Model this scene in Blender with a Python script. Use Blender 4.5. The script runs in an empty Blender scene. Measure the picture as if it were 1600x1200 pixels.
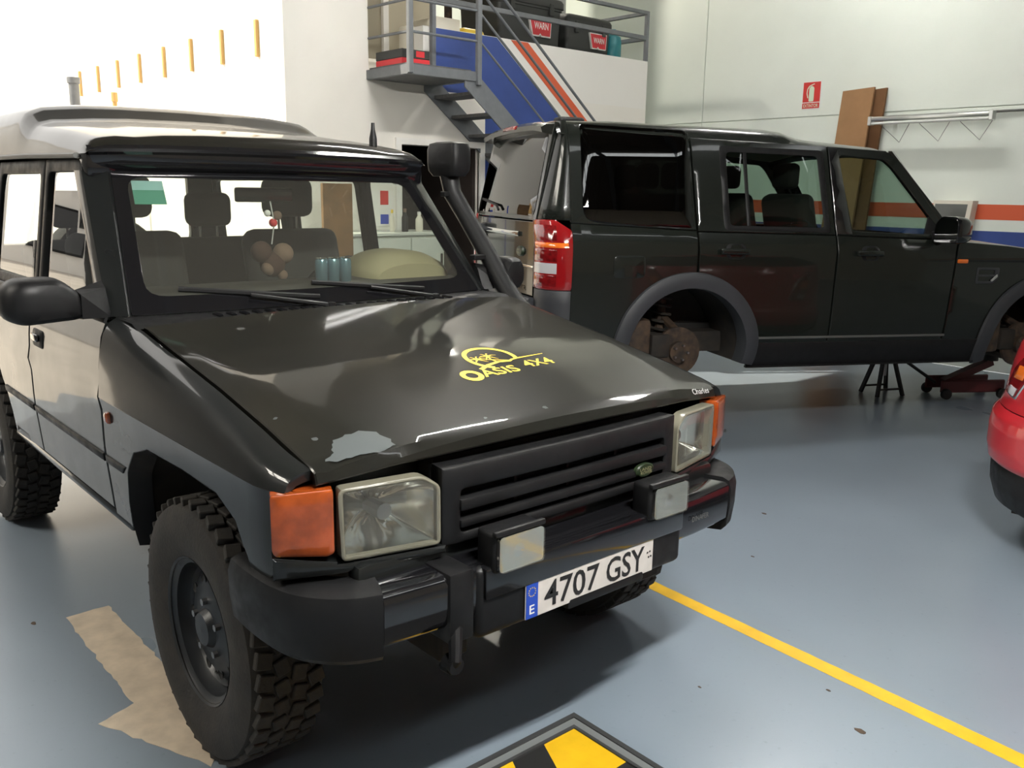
import bpy, bmesh, math, random
from mathutils import Vector, Matrix, Euler
from mathutils.geometry import delaunay_2d_cdt
random.seed(7)
C = bpy.context.scene.collection
SC = bpy.context.scene
PI = math.pi

# ------------------------------------------------------------------ camera
cam_d = bpy.data.cameras.new('camera'); cam = bpy.data.objects.new('camera', cam_d); C.objects.link(cam)
cam_d.sensor_width = 36.0; cam_d.lens = 1396.2 / 1600 * 36
YAW, PITCH, ROLL = 2.4207, -0.2119, 0.0163
_f = Vector((math.cos(YAW)*math.cos(PITCH), math.sin(YAW)*math.cos(PITCH), math.sin(PITCH)))
_r = Vector((math.sin(YAW), -math.cos(YAW), 0)); _u = _r.cross(_f)
_r2 = math.cos(ROLL)*_r + math.sin(ROLL)*_u; _u2 = -math.sin(ROLL)*_r + math.cos(ROLL)*_u
M = Matrix((( _r2.x, _u2.x, -_f.x, 1.627), (_r2.y, _u2.y, -_f.y, -1.745), (_r2.z, _u2.z, -_f.z, 1.675), (0, 0, 0, 1)))
cam.matrix_world = M
cam_d.clip_start = 0.02
SC.camera = cam

# ------------------------------------------------------------------ world, sun, exposure
w = bpy.data.worlds.new('world'); SC.world = w; w.use_nodes = True
bg = w.node_tree.nodes['Background']; bg.inputs[0].default_value = (1.0, 0.97, 0.92, 1); bg.inputs[1].default_value = 2.3
SC.view_settings.view_transform = 'Standard'; SC.view_settings.look = 'None'
SC.view_settings.exposure = 0.0; SC.view_settings.gamma = 1.0; SC.view_settings.use_curve_mapping = False
sun_d = bpy.data.lights.new('sun', 'SUN'); sun = bpy.data.objects.new('sun', sun_d); C.objects.link(sun)
sun_d.energy = 8.0; sun_d.angle = 0.009; sun_d.color = (1.0, 0.90, 0.74)
sun.rotation_euler = Vector((0.42, 0.62, -0.66)).to_track_quat('-Z', 'Y').to_euler()
sun.location = (-12, -12, 14)
SKY_E = 4.0        # daylight through the translucent roof panels, raised for the added fill strips
gate_d = bpy.data.lights.new('gate_portal', 'AREA'); gate = bpy.data.objects.new('gate_portal', gate_d); C.objects.link(gate)
gate_d.shape = 'RECTANGLE'; gate_d.size = 4.8; gate_d.size_y = 4.45; gate_d.cycles.is_portal = True
gate.location = (-5.95, -.175, 2.4); gate.rotation_euler = (0, -PI/2, 0)

# ------------------------------------------------------------------ materials
MATS = {}
def mat(name, col, rough=0.5, metal=0.0, spec=0.5, coat=0.0, noise=0.0, nscale=8.0, rvar=0.0, bump=0.0, bscale=60.0, emit=None, estr=0.0, col2=None, coat_rough=0.05, detail=7):
    if name in MATS: return MATS[name]
    m = bpy.data.materials.new(name); m.use_nodes = True; nt = m.node_tree; b = nt.nodes['Principled BSDF']
    b.inputs['Base Color'].default_value = (*col, 1); b.inputs['Roughness'].default_value = rough
    b.inputs['Metallic'].default_value = metal; b.inputs['Specular IOR Level'].default_value = spec
    b.inputs['Coat Weight'].default_value = coat; b.inputs['Coat Roughness'].default_value = coat_rough
    if emit: b.inputs['Emission Color'].default_value = (*emit, 1); b.inputs['Emission Strength'].default_value = estr
    if noise or rvar or bump:
        tc = nt.nodes.new('ShaderNodeTexCoord')
        n = nt.nodes.new('ShaderNodeTexNoise'); n.inputs['Scale'].default_value = nscale; n.inputs['Detail'].default_value = detail
        nt.links.new(tc.outputs['Object'], n.inputs['Vector'])
        if noise:
            r = nt.nodes.new('ShaderNodeValToRGB'); r.color_ramp.elements[0].position = .35; r.color_ramp.elements[1].position = .68
            c2 = col2 or tuple(c*(1-noise) for c in col)
            r.color_ramp.elements[0].color = (*col, 1); r.color_ramp.elements[1].color = (*c2, 1)
            nt.links.new(n.outputs[0], r.inputs[0]); nt.links.new(r.outputs[0], b.inputs['Base Color'])
        if rvar:
            mr = nt.nodes.new('ShaderNodeMapRange'); mr.inputs[1].default_value = .3; mr.inputs[2].default_value = .7
            mr.inputs[3].default_value = max(0, rough-rvar); mr.inputs[4].default_value = rough+rvar
            nt.links.new(n.outputs[0], mr.inputs[0]); nt.links.new(mr.outputs[0], b.inputs['Roughness'])
        if bump:
            n2 = nt.nodes.new('ShaderNodeTexNoise'); n2.inputs['Scale'].default_value = bscale; n2.inputs['Detail'].default_value = 4
            nt.links.new(tc.outputs['Object'], n2.inputs['Vector'])
            bp = nt.nodes.new('ShaderNodeBump'); bp.inputs['Strength'].default_value = bump; bp.inputs['Distance'].default_value = .01
            nt.links.new(n2.outputs[0], bp.inputs['Height']); nt.links.new(bp.outputs[0], b.inputs['Normal'])
    MATS[name] = m; return m
def glass(name, tint, refl=1.0, rough=0.02, haze=None, hfac=0.0):
    if name in MATS: return MATS[name]
    m = bpy.data.materials.new(name); m.use_nodes = True; nt = m.node_tree
    nt.nodes.remove(nt.nodes['Principled BSDF']); out = nt.nodes['Material Output']
    t = nt.nodes.new('ShaderNodeBsdfTransparent'); t.inputs[0].default_value = (*tint, 1)
    g = nt.nodes.new('ShaderNodeBsdfGlossy'); g.inputs['Roughness'].default_value = rough
    fr = nt.nodes.new('ShaderNodeFresnel'); ge = nt.nodes.new('ShaderNodeNewGeometry')   # thin sheet: the same reflectance from both sides
    io = nt.nodes.new('ShaderNodeMath'); io.operation = 'MULTIPLY_ADD'; io.inputs[1].default_value = 1/1.5-1.5; io.inputs[2].default_value = 1.5
    nt.links.new(ge.outputs['Backfacing'], io.inputs[0]); nt.links.new(io.outputs[0], fr.inputs[0])
    mu = nt.nodes.new('ShaderNodeMath'); mu.operation = 'MULTIPLY'; mu.inputs[1].default_value = refl
    nt.links.new(fr.outputs[0], mu.inputs[0])
    mx = nt.nodes.new('ShaderNodeMixShader'); nt.links.new(mu.outputs[0], mx.inputs[0])
    nt.links.new(t.outputs[0], mx.inputs[1]); nt.links.new(g.outputs[0], mx.inputs[2])
    last = mx
    if haze:
        d = nt.nodes.new('ShaderNodeBsdfDiffuse'); d.inputs[0].default_value = (*haze, 1)
        m2 = nt.nodes.new('ShaderNodeMixShader'); m2.inputs[0].default_value = hfac
        nt.links.new(mx.outputs[0], m2.inputs[1]); nt.links.new(d.outputs[0], m2.inputs[2]); last = m2
    nt.links.new(last.outputs[0], out.inputs[0])
    MATS[name] = m; return m

WALL = mat('white_wall_paint', (.77, .82, .755), .55, noise=.06, nscale=1.2, bump=.05, bscale=30)
WALLW = mat('warm_white_plaster', (.80, .77, .71), .6, noise=.05, nscale=1.5)
CEIL = mat('grey_mezzanine_metal', (.42, .42, .40), .6)
ROOFM = mat('brown_grey_roof_sheet', (.13, .11, .09), .6)
FARW = mat('dull_brown_block_wall', (.40, .34, .27), .7)
DIMW = mat('dark_grey_block_wall', (.13, .125, .12), .7)
BEIGE = mat('beige_upper_room_wall', (.40, .36, .27), .7)
STEEL = mat('grey_painted_steel', (.145, .155, .165), .45, noise=.15, nscale=14)
STEELB = mat('dark_stair_tread_steel', (.10, .10, .10), .6, noise=.3, nscale=30)
BLUE = mat('blue_wall_paint', (.028, .065, .27), .5, noise=.15, nscale=5)
ORANGE = mat('orange_red_wall_paint', (.62, .10, .035), .5)
WHITEP = mat('white_stripe_paint', (.80, .78, .74), .5)
YELLOW = mat('yellow_floor_paint', (.78, .46, .012), .42, noise=.18, nscale=9)
ARROWM = mat('faded_beige_floor_paint', (.60, .50, .38), .5, noise=.25, nscale=12)
PAINT1 = mat('black_green_dusty_paint', (.010, .0100, .0085), .34, spec=.05, coat=.58, noise=.5, nscale=2.5, col2=(.015, .014, .011), rvar=.04, detail=2.5)
PAINT1B = mat('black_green_side_paint', (.009, .010, .010), .32, spec=.08, coat=.7, rvar=.05, nscale=4)
PRIMER = mat('grey_bare_primer_patch', (.060, .070, .072), .6)
PAINT3 = mat('dark_green_metallic_paint', (.009, .011, .009), .25, spec=.2, coat=.5)
REDP = mat('red_car_paint', (.46, .016, .024), .3, coat=.9)
BLK = mat('black_plastic', (.0065, .0065, .007), .5, spec=.28, rvar=.1, nscale=20)
BLKG = mat('black_gloss_trim', (.006, .006, .007), .12, coat=.6)
TRIM = mat('dark_grey_arch_plastic', (.030, .032, .037), .55, bump=.05, bscale=300)
GREYT = mat('grey_trim_strip', (.09, .09, .085), .5)
RUB = mat('dusty_tyre_rubber', (.016, .0145, .013), .8, noise=.4, nscale=14, col2=(.030, .025, .020), bump=.2, bscale=90)
RIMM = mat('dark_steel_rim', (.014, .016, .019), .42, noise=.3, nscale=10)
CHROME = mat('chrome', (.82, .82, .82), .08, metal=1)
REFL = mat('lamp_reflector', (.80, .79, .74), .14, metal=1)
NUT = mat('worn_steel', (.30, .30, .30), .35, metal=.9)
AMBER = mat('amber_lens', (.36, .065, .010), .18, coat=.8, noise=.45, nscale=14)
AMBERB = mat('amber_lens_bright', (.75, .16, .015), .2, coat=.8)
REDL = mat('red_lens', (.27, .007, .009), .12, coat=.9)
REDD = mat('deep_red_lens', (.22, .006, .008), .15, coat=.9, noise=.5, nscale=40)
CLEARL = mat('clear_reverse_lens', (.50, .50, .52), .2, coat=.8)
LENS = glass('lamp_lens_glass', (.93, .94, .92), 1.0, .03, haze=(.6, .58, .52), hfac=.06)
LENSRIM = mat('yellowed_lens_edge', (.17, .16, .12), .35, coat=.4)
WS = glass('windscreen_glass', (.80, .84, .78), 1.0, .02, haze=(.45, .43, .37), hfac=.055)
SG = glass('side_window_glass', (.84, .88, .86), 1.3, .01)
TG = glass('tinted_privacy_glass', (.010, .012, .012), 1.5, .01)
GREENG = glass('green_tint_window_glass', (.52, .62, .56), 1.0, .01)
INT = mat('dark_interior', (.013, .012, .011), .8)
SEAT = mat('charcoal_seat_fabric', (.022, .021, .020), .9, bump=.2, bscale=400)
DASH = mat('dark_dashboard_vinyl', (.028, .026, .022), .6)
BINN = mat('beige_dashboard_cowl', (.30, .26, .16), .7)
HEADL = mat('beige_headliner', (.22, .21, .17), .9)
UNDER = mat('dirty_underbody', (.014, .012, .010), .8, noise=.5, nscale=12, col2=(.03, .022, .015))
RUST = mat('rusty_iron', (.075, .045, .026), .75, noise=.7, nscale=18, col2=(.018, .013, .010))
PLATEW = mat('plate_white', (.62, .58, .54), .4, noise=.12, nscale=20)
PBLUE = mat('plate_blue', (.012, .06, .42), .4)
PBLK = mat('plate_black_letters', (.012, .012, .012), .5)
YSTICK = mat('yellow_vinyl_sticker', (.80, .56, .02), .45)
SILV = mat('silver_lettering', (.55, .55, .55), .35, metal=.3)
GREENB = mat('green_gold_badge', (.016, .026, .012), .35)
GOLDB = mat('pale_gold_badge_letters', (.22, .21, .12), .4)
CARD = mat('brown_cardboard', (.34, .185, .085), .85, noise=.12, nscale=6)
CARDD = mat('cardboard_cut_edge', (.16, .075, .03), .9)
CRATE = mat('black_crate_plastic', (.030, .032, .030), .6)
WRED = mat('red_label', (.62, .03, .04), .45)
WWHITE = mat('white_label_print', (.8, .78, .75), .5)
SIGNR = mat('red_sign_print', (.60, .035, .03), .45)
SIGNG = mat('luminous_sign_figure', (.66, .78, .60), .5)
ALU = mat('brushed_aluminium', (.62, .64, .62), .3, metal=.9)
TUBEM = mat('frosted_lamp_tube', (.75, .76, .74), .3)
TEAL = mat('teal_plastic', (.02, .22, .25), .4)
CREAM = mat('cream_box', (.72, .68, .58), .6)
YBAG = mat('yellow_plastic_bag', (.75, .52, .05), .4)
WOOD = mat('brown_wood_board', (.22, .12, .05), .6, noise=.4, nscale=6)
CAB = mat('white_cabinet_laminate', (.62, .64, .58), .45)
BLUEP = mat('blue_plastic', (.03, .07, .42), .4)
CANM = mat('blue_grey_tin_can', (.16, .27, .33), .22, metal=.6)
STK1 = mat('pale_blue_sticker', (.24, .42, .42), .6)
STK2 = mat('green_sticker', (.05, .22, .16), .6)
PLUSH = mat('pale_plush', (.17, .11, .08), .95)
PLUSHD = mat('brown_plush', (.055, .028, .02), .95)
OUTG = mat('outdoor_concrete', (.55, .51, .45), .8, noise=.15, nscale=.8)
OUTW = mat('outdoor_white_render', (.82, .80, .76), .8)
OUTB = mat('ochre_building_render', (.75, .50, .22), .8)
SLOT = mat('ochre_slot_frame', (.52, .33, .12), .8)
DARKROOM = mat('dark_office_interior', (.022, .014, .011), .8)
GREYB = mat('grey_board_face', (.075, .080, .072), .35, coat=.3)
JACKR = mat('dark_red_jack', (.10, .012, .014), .5)
STANDM = mat('black_jack_stand', (.015, .014, .014), .6)
HAZB = mat('hazard_black', (.012, .012, .012), .6)
FRAMEM = mat('dark_rubber_frame', (.035, .036, .037), .6, bump=.1)
ALUF = mat('grey_metal_plate_edge', (.16, .17, .17), .5)

def floor_mat():
    m = bpy.data.materials.new('blue_grey_epoxy_floor'); m.use_nodes = True; nt = m.node_tree; b = nt.nodes['Principled BSDF']
    tc = nt.nodes.new('ShaderNodeTexCoord')
    n1 = nt.nodes.new('ShaderNodeTexNoise'); n1.inputs['Scale'].default_value = .8; n1.inputs['Detail'].default_value = 2.5
    n2 = nt.nodes.new('ShaderNodeTexNoise'); n2.inputs['Scale'].default_value = 45; n2.inputs['Detail'].default_value = 5
    for n in (n1, n2): nt.links.new(tc.outputs['Object'], n.inputs['Vector'])
    r = nt.nodes.new('ShaderNodeValToRGB'); r.color_ramp.elements[0].position = .3; r.color_ramp.elements[1].position = .72
    r.color_ramp.elements[0].color = (.215, .258, .303, 1); r.color_ramp.elements[1].color = (.180, .216, .254, 1)
    nt.links.new(n1.outputs[0], r.inputs[0])
    r2 = nt.nodes.new('ShaderNodeValToRGB'); r2.color_ramp.elements[0].position = .22; r2.color_ramp.elements[1].position = .36
    r2.color_ramp.elements[0].color = (.72, .72, .70, 1); r2.color_ramp.elements[1].color = (1, 1, 1, 1)
    nt.links.new(n2.outputs[0], r2.inputs[0])
    mx = nt.nodes.new('ShaderNodeMixRGB'); mx.blend_type = 'MULTIPLY'; mx.inputs[0].default_value = .6
    nt.links.new(r.outputs[0], mx.inputs[1]); nt.links.new(r2.outputs[0], mx.inputs[2]); nt.links.new(mx.outputs[0], b.inputs['Base Color'])
    mr = nt.nodes.new('ShaderNodeMapRange'); mr.inputs[3].default_value = .24; mr.inputs[4].default_value = .34
    nt.links.new(n1.outputs[0], mr.inputs[0]); nt.links.new(mr.outputs[0], b.inputs['Roughness'])
    return m
FLOORM = floor_mat()
def skylight_mat(nm, e, c):
    m = bpy.data.materials.new(nm); m.use_nodes = True; nt = m.node_tree; b = nt.nodes['Principled BSDF']
    b.inputs['Base Color'].default_value = (.8, .8, .75, 1)
    b.inputs['Emission Color'].default_value = (*c, 1); b.inputs['Emission Strength'].default_value = e
    return m
SKYM = [skylight_mat('daylit_translucent_sheet', SKY_E, (.93, .97, 1.0)), skylight_mat('sunlit_translucent_sheet', SKY_E*4.5, (1.0, .95, .86))]  # second sheet: added glow that fills the left floor
TUBE_E = 1000.0
TUBEON = [mat('lit_fluorescent_tube_%s' % n_, (.9, .9, .9), .4, emit=(1.0, .985, .94), estr=e_) for n_, e_ in (('bright', TUBE_E), ('old', TUBE_E*.40), ('dim', TUBE_E*.31))]

# ------------------------------------------------------------------ geometry helpers
def lerp(a, b, t): return a + (b - a)*t
def pw(pts, x):
    if x <= pts[0][0]: return pts[0][1]
    for (a, b), (c, d) in zip(pts, pts[1:]):
        if x <= c: return b + (d - b)*(x - a)/(c - a)
    return pts[-1][1]
def pwr(pts, x): return pw(sorted(pts), x)
def dens(loop, g, closed=True):
    out = []; n = len(loop)
    for i in range(n if closed else n-1):
        a, b = loop[i], loop[(i+1) % n]; k = max(1, int(math.ceil(math.dist(a, b)/g)))
        for j in range(k): out.append(tuple(lerp(a[q], b[q], j/k) for q in range(len(a))))
    if not closed: out.append(tuple(loop[-1]))
    return out
def area2(l): return sum(a[0]*b[1]-b[0]*a[1] for a, b in zip(l, l[1:]+l[:1]))/2
def offset(l, d):
    """moves a counter-clockwise loop inwards by d"""
    n = len(l); out = []
    for i in range(n):
        p, q, r = Vector(l[i-1]), Vector(l[i]), Vector(l[(i+1) % n])
        e1 = (q-p).normalized() if (q-p).length > 1e-9 else Vector((1, 0)); e2 = (r-q).normalized() if (r-q).length > 1e-9 else e1
        n1 = Vector((-e1.y, e1.x)); n2 = Vector((-e2.y, e2.x)); m = n1+n2
        if m.length < .3: m = n1
        m.normalize(); k = d/max(.5, m.dot(n1)); out.append((q.x+m.x*k, q.y+m.y*k))
    return out
def pip(p, l):
    x, y = p; c = False; j = len(l)-1
    for i in range(len(l)):
        xi, yi = l[i]; xj, yj = l[j]
        if (yi > y) != (yj > y) and x < (xj-xi)*(y-yi)/(yj-yi)+xi: c = not c
        j = i
    return c
def rounded(pts, r, k=4):
    """rounds the corners of a loop; r may be a number or one per corner"""
    out = []; n = len(pts)
    for i in range(n):
        rr = r[i] if isinstance(r, (list, tuple)) else r
        p, q, s = Vector(pts[i-1]), Vector(pts[i]), Vector(pts[(i+1) % n])
        if rr <= 0: out.append(tuple(q)); continue
        a = q+(p-q).normalized()*min(rr, (p-q).length*.48); b = q+(s-q).normalized()*min(rr, (s-q).length*.48)
        for j in range(k+1):
            t = j/k; out.append(tuple((1-t)**2*a+2*t*(1-t)*q+t*t*b))
    return out
class G:
    def __init__(s): s.V = []; s.F = []
    def add(s, V, F):
        o = len(s.V); s.V += [tuple(v) for v in V]; s.F += [tuple(i+o for i in f) for f in F]; return s
    def merge(s, g): return s.add(g.V, g.F)
    def mir(s):
        g = G(); g.V = [(x, -y, z) for x, y, z in s.V]; g.F = [f[::-1] for f in s.F]; return g
    def side(s, sg): return s if sg > 0 else s.mir()
    def tf(s, m):
        s.V = [tuple(m @ Vector(v)) for v in s.V]; return s
    def mv(s, x, y, z): return s.tf(Matrix.Translation((x, y, z)))
    def rot(s, a, ax): return s.tf(Matrix.Rotation(a, 4, ax))
    def box(s, x0, x1, y0, y1, z0, z1):
        return s.add([(x0,y0,z0),(x1,y0,z0),(x1,y1,z0),(x0,y1,z0),(x0,y0,z1),(x1,y0,z1),(x1,y1,z1),(x0,y1,z1)],
                     [(0,3,2,1),(4,5,6,7),(0,1,5,4),(1,2,6,5),(2,3,7,6),(3,0,4,7)])
    def rbox(s, x0, x1, y0, y1, z0, z1, r=.01, seg=2):
        bm = bmesh.new(); bmesh.ops.create_cube(bm, size=1)
        for v in bm.verts: v.co = ((x0+x1)/2+v.co.x*(x1-x0), (y0+y1)/2+v.co.y*(y1-y0), (z0+z1)/2+v.co.z*(z1-z0))
        r = min(r, .49*min(abs(x1-x0), abs(y1-y0), abs(z1-z0)))
        bmesh.ops.bevel(bm, geom=bm.edges[:], offset=r, segments=seg, profile=.5, affect='EDGES')
        return s.bm(bm)
    def bm(s, bm):
        bm.verts.ensure_lookup_table(); bm.verts.index_update()
        s.add([v.co[:] for v in bm.verts], [[v.index for v in f.verts] for f in bm.faces]); bm.free(); return s
    def tube(s, path, r, n=8, cap=True, flat=None):
        P = [Vector(p) for p in path]; V = []; F = []; prev = None
        for i, p in enumerate(P):
            t = (P[min(i+1, len(P)-1)]-P[max(i-1, 0)]).normalized()
            if prev is None:
                up = Vector((0, 0, 1)) if abs(t.z) < .9 else Vector((1, 0, 0)); a = t.cross(up).normalized()
            else:
                a = (prev - t*prev.dot(t)).normalized()
            prev = a; b = t.cross(a); rr = r[i] if isinstance(r, (list, tuple)) else r
            ra, rb = (rr, rr) if flat is None else (rr, rr*flat)
            for j in range(n):
                th = 2*PI*(j+.5)/n; V.append(p+a*math.cos(th)*ra+b*math.sin(th)*rb)
        for i in range(len(P)-1):
            for j in range(n): F.append((i*n+j, i*n+(j+1) % n, (i+1)*n+(j+1) % n, (i+1)*n+j))
        if cap: F.append(tuple(range(n))[::-1]); F.append(tuple((len(P)-1)*n+j for j in range(n)))
        return s.add(V, F)
    def bar(s, a, b, wy, wz):
        """square bar between two points"""
        a, b = Vector(a), Vector(b); t = (b-a).normalized(); up = Vector((0, 0, 1)) if abs(t.z) < .95 else Vector((1, 0, 0))
        x = t.cross(up).normalized()*wy/2; y = t.cross(x.normalized())*wz/2
        V = [a-x-y, a+x-y, a+x+y, a-x+y, b-x-y, b+x-y, b+x+y, b-x+y]
        return s.add(V, [(0,3,2,1),(4,5,6,7),(0,1,5,4),(1,2,6,5),(2,3,7,6),(3,0,4,7)])
    def lathe(s, prof, n=32, axis='y', closed=False):
        """prof: (radius, along axis)"""
        V = []; F = []; m = len(prof)
        for i in range(n):
            c, q = math.cos(2*PI*i/n), math.sin(2*PI*i/n)
            for r, h in prof: V.append({'y': (r*c, h, r*q), 'z': (r*c, r*q, h), 'x': (h, r*c, r*q)}[axis])
        for i in range(n):
            for j in range(m if closed else m-1):
                a, b = i*m+j, i*m+(j+1) % m; c, d = ((i+1) % n)*m+(j+1) % m, ((i+1) % n)*m+j; F.append((a, b, c, d))
        return s.add(V, F)
    def prism(s, loop, f0, f1):
        """closed solid between two maps of a 2-D loop"""
        n = len(loop); V = [f0(*p) for p in loop]+[f1(*p) for p in loop]
        F = [tuple(range(n))[::-1], tuple(range(n, 2*n))]+[(i, (i+1) % n, n+(i+1) % n, n+i) for i in range(n)]
        return s.add(V, F)
    def loft(s, secs, closed=False, caps=False):
        n = len(secs[0]); V = [p for q in secs for p in q]; F = []
        for i in range(len(secs)-1):
            for j in range(n if closed else n-1): F.append((i*n+j, i*n+(j+1) % n, (i+1)*n+(j+1) % n, (i+1)*n+j))
        if caps: F.append(tuple(range(n))[::-1]); F.append(tuple((len(secs)-1)*n+j for j in range(n)))
        return s.add(V, F)
    def panel(s, loop, fm, holes=(), g=.06, t=.018, edge=.004, sgn=1, rim=True):
        """curved sheet: a 2-D outline with holes laid on the surface fm, edges rolled and turned in"""
        def ccw(l): return list(l) if area2(l) > 0 else list(l)[::-1]
        loops = [dens(ccw(loop), g)]+[dens(ccw(h), g)[::-1] for h in holes]
        ins = [offset(l, edge) for l in loops]
        def N(u, v):
            h = 1e-3; p = Vector(fm(u+h, v))-Vector(fm(u-h, v)); q = Vector(fm(u, v+h))-Vector(fm(u, v-h))
            c = p.cross(q); return c.normalized()*sgn if c.length > 1e-12 else Vector((0, 0, 1))
        pts = []; edges = []
        for l in ins:
            o = len(pts); pts += l; edges += [(o+i, o+(i+1) % len(l)) for i in range(len(l))]
        xs = [p[0] for p in ins[0]]; ys = [p[1] for p in ins[0]]; bd = [Vector(p) for p in pts]
        nx = max(1, int((max(xs)-min(xs))/g)); ny = max(1, int((max(ys)-min(ys))/g))
        for i in range(1, nx):
            for j in range(1, ny):
                p = (lerp(min(xs), max(xs), i/nx), lerp(min(ys), max(ys), j/ny))
                if not pip(p, ins[0]) or any(pip(p, h) for h in ins[1:]): continue
                if min((b-Vector(p)).length_squared for b in bd) < (.4*g)**2: continue
                pts.append(p)
        cv, ce, cf, ov, oe, of = delaunay_2d_cdt([Vector(p) for p in pts], edges, [], 0, 1e-7)
        V = [fm(v.x, v.y) for v in cv]; F = []
        for f in cf:
            c = sum((cv[i] for i in f), Vector((0, 0)))/len(f)
            if pip(c, ins[0]) and not any(pip(c, h) for h in ins[1:]): F.append(tuple(f))
        idx = {}
        for k, src in enumerate(ov):
            for q in src: idx[q] = k
        if rim:
            base = 0
            for l, il in zip(loops, ins):
                n = len(l); oi = [idx.get(base+i, None) for i in range(n)]; base += n
                o = len(V)
                for p in l:
                    a = Vector(fm(*p)); nn = N(*p); V.append(tuple(a-nn*edge*.7)); V.append(tuple(a-nn*t))
                for i in range(n):
                    k = (i+1) % n
                    if oi[i] is not None and oi[k] is not None and oi[i] != oi[k]: F.append((oi[i], o+2*i, o+2*k, oi[k]))
                    F.append((o+2*i, o+2*i+1, o+2*k+1, o+2*k))
        return s.add(V, F)
    def build(s, name, m, parent=None, smooth=35, label=None):
        me = bpy.data.meshes.new(name); me.from_pydata(s.V, [], s.F); me.validate(); me.update()
        bm = bmesh.new(); bm.from_mesh(me); bmesh.ops.recalc_face_normals(bm, faces=bm.faces[:]); bm.to_mesh(me); bm.free()
        me.materials.append(m)
        if smooth:
            me.polygons.foreach_set('use_smooth', [True]*len(me.polygons)); me.set_sharp_from_angle(angle=math.radians(smooth))
        o = bpy.data.objects.new(name, me); C.objects.link(o)
        if parent: o.parent = parent
        if label: o['label'] = label
        return o
def thing(name, label, cat, loc=(0, 0, 0), rot=(0, 0, 0), group=None):
    o = bpy.data.objects.new(name, None); C.objects.link(o); o.location = loc; o.rotation_euler = rot; o.empty_display_size = .1
    o['label'] = label; o['category'] = cat
    if group: o['group'] = group
    return o
def tag(o, label, cat, group=None):
    o['label'] = label; o['category'] = cat
    if group: o['group'] = group
    return o
def struct(o): o['kind'] = 'structure'; return o
def text(s, size=1.0, ex=0.0, bold=0.0, xs=1.0):
    """mesh of a word in its own plane, centred, as (V, F, width, height)"""
    cu = bpy.data.curves.new('lettering', 'FONT'); cu.body = s; cu.size = size; cu.offset = bold; cu.extrude = ex; cu.resolution_u = 3
    o = bpy.data.objects.new('lettering', cu); C.objects.link(o); dg = bpy.context.evaluated_depsgraph_get()
    me = bpy.data.meshes.new_from_object(o.evaluated_get(dg))
    V = [v.co[:] for v in me.vertices]; F = [tuple(p.vertices) for p in me.polygons]
    bpy.data.objects.remove(o); bpy.data.curves.remove(cu); bpy.data.meshes.remove(me)
    x0, x1 = min(v[0] for v in V), max(v[0] for v in V); y0, y1 = min(v[1] for v in V), max(v[1] for v in V)
    return [((v[0]-(x0+x1)/2)*xs, v[1]-(y0+y1)/2, v[2]) for v in V], F, (x1-x0)*xs, y1-y0
def tgeo(s, width, fm, height=None, bold=0.0, cx=0, cy=0):
    """word scaled to width (and height) and laid on the map fm(u, v)"""
    V, F, w0, h0 = text(s, 1.0, 0, bold); k = width/w0; kh = (height/h0) if height else k
    g = G(); g.add([fm(cx+v[0]*k, cy+v[1]*kh) for v in V], F); return g

# ================================================================== THE ROOM
XW, YW, ZC, T = -5.7, 7.6, 6.0, .15
floor = struct(G().box(XW-T, 9.0, -7.0, 7.6, -.12, 0).box(-9.0, XW-T, 2.2, 7.6, -.12, 0).build('floor', FLOORM, smooth=None))
# painted yellow bay line, worn arrow
def patch(name, loop, z, m, parent, g=.05, jag=0.0):
    l = dens(loop, g); rnd = random.Random(len(name)+len(l))
    l = [(p[0]+rnd.uniform(-jag, jag), p[1]+rnd.uniform(-jag, jag)) for p in l]
    return G().prism(l, lambda x, y: (x, y, z-.0015), lambda x, y: (x, y, z)).build(name, m, parent, smooth=None)
def lineY(x): return 1.135-(x+.769)*.0563
patch('bay_line', [(-3.2, lineY(-3.2)-.035), (3.6, lineY(3.6)-.035), (3.6, lineY(3.6)+.035), (-3.2, lineY(-3.2)+.035)], .0015, YELLOW, floor, .06, .0012)['label'] = 'yellow painted bay line across the floor'
patch('arrow_marking', [(-1.975, -.912), (-1.975, -.748), (-1.22, -.742), (-1.17, -.62), (-.70, -.85), (-1.137, -1.035), (-1.19, -.915)], .0015, ARROWM, floor, .03, .006)['label'] = 'worn beige arrow painted beside the front wheel'
rs = random.Random(3)
for k, (sx, sy, r) in enumerate([(.444, .808, .016), (-2.0, -1.02, .012), (.25, .95, .007), (-.05, .62, .006), (-.6, 1.75, .008), (-.9, 2.3, .012)]):
    patch('oil_spot', [(sx+r*math.cos(a)*(1+.4*rs.random()), sy+.6*r*math.sin(a)*(1+.4*rs.random())) for a in [i*PI/5 for i in range(10)]], .0012, RUST, floor, .02)

# right-hand wall of precast panels with painted stripes
wr = struct(G().box(-9.0, 9.0, YW+.02, YW+.2, 0, ZC).build('wall_right', WALL, smooth=None))
j = .005
XJ = [-9.0, -5.52, .45, 6.4, 9.0]; ZJ = [0, 2.548, ZC]
for a, b in zip(XJ, XJ[1:]):
    for c, d in zip(ZJ, ZJ[1:]):
        G().rbox(a+j, b-j, YW, YW+.04, c+(j if c else 0), d-j, .004, 1).build('wall_panel', WALL, wr, smooth=None)
def stripe(z0, z1, m, nm):
    G().box(-5.5, 8.9, YW-.003, YW, z0, z1).build(nm, m, wr, smooth=None)
stripe(1.482, 1.628, ORANGE, 'painted_stripe'); stripe(1.18, 1.372, BLUE, 'painted_stripe')
# pipe conduit along the wall above the lamp
G().tube([(-3.3, YW-.025, 2.50), (2.5, YW-.025, 2.50)], .012, 8).build('cable_conduit', GREYT, wr)

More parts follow.
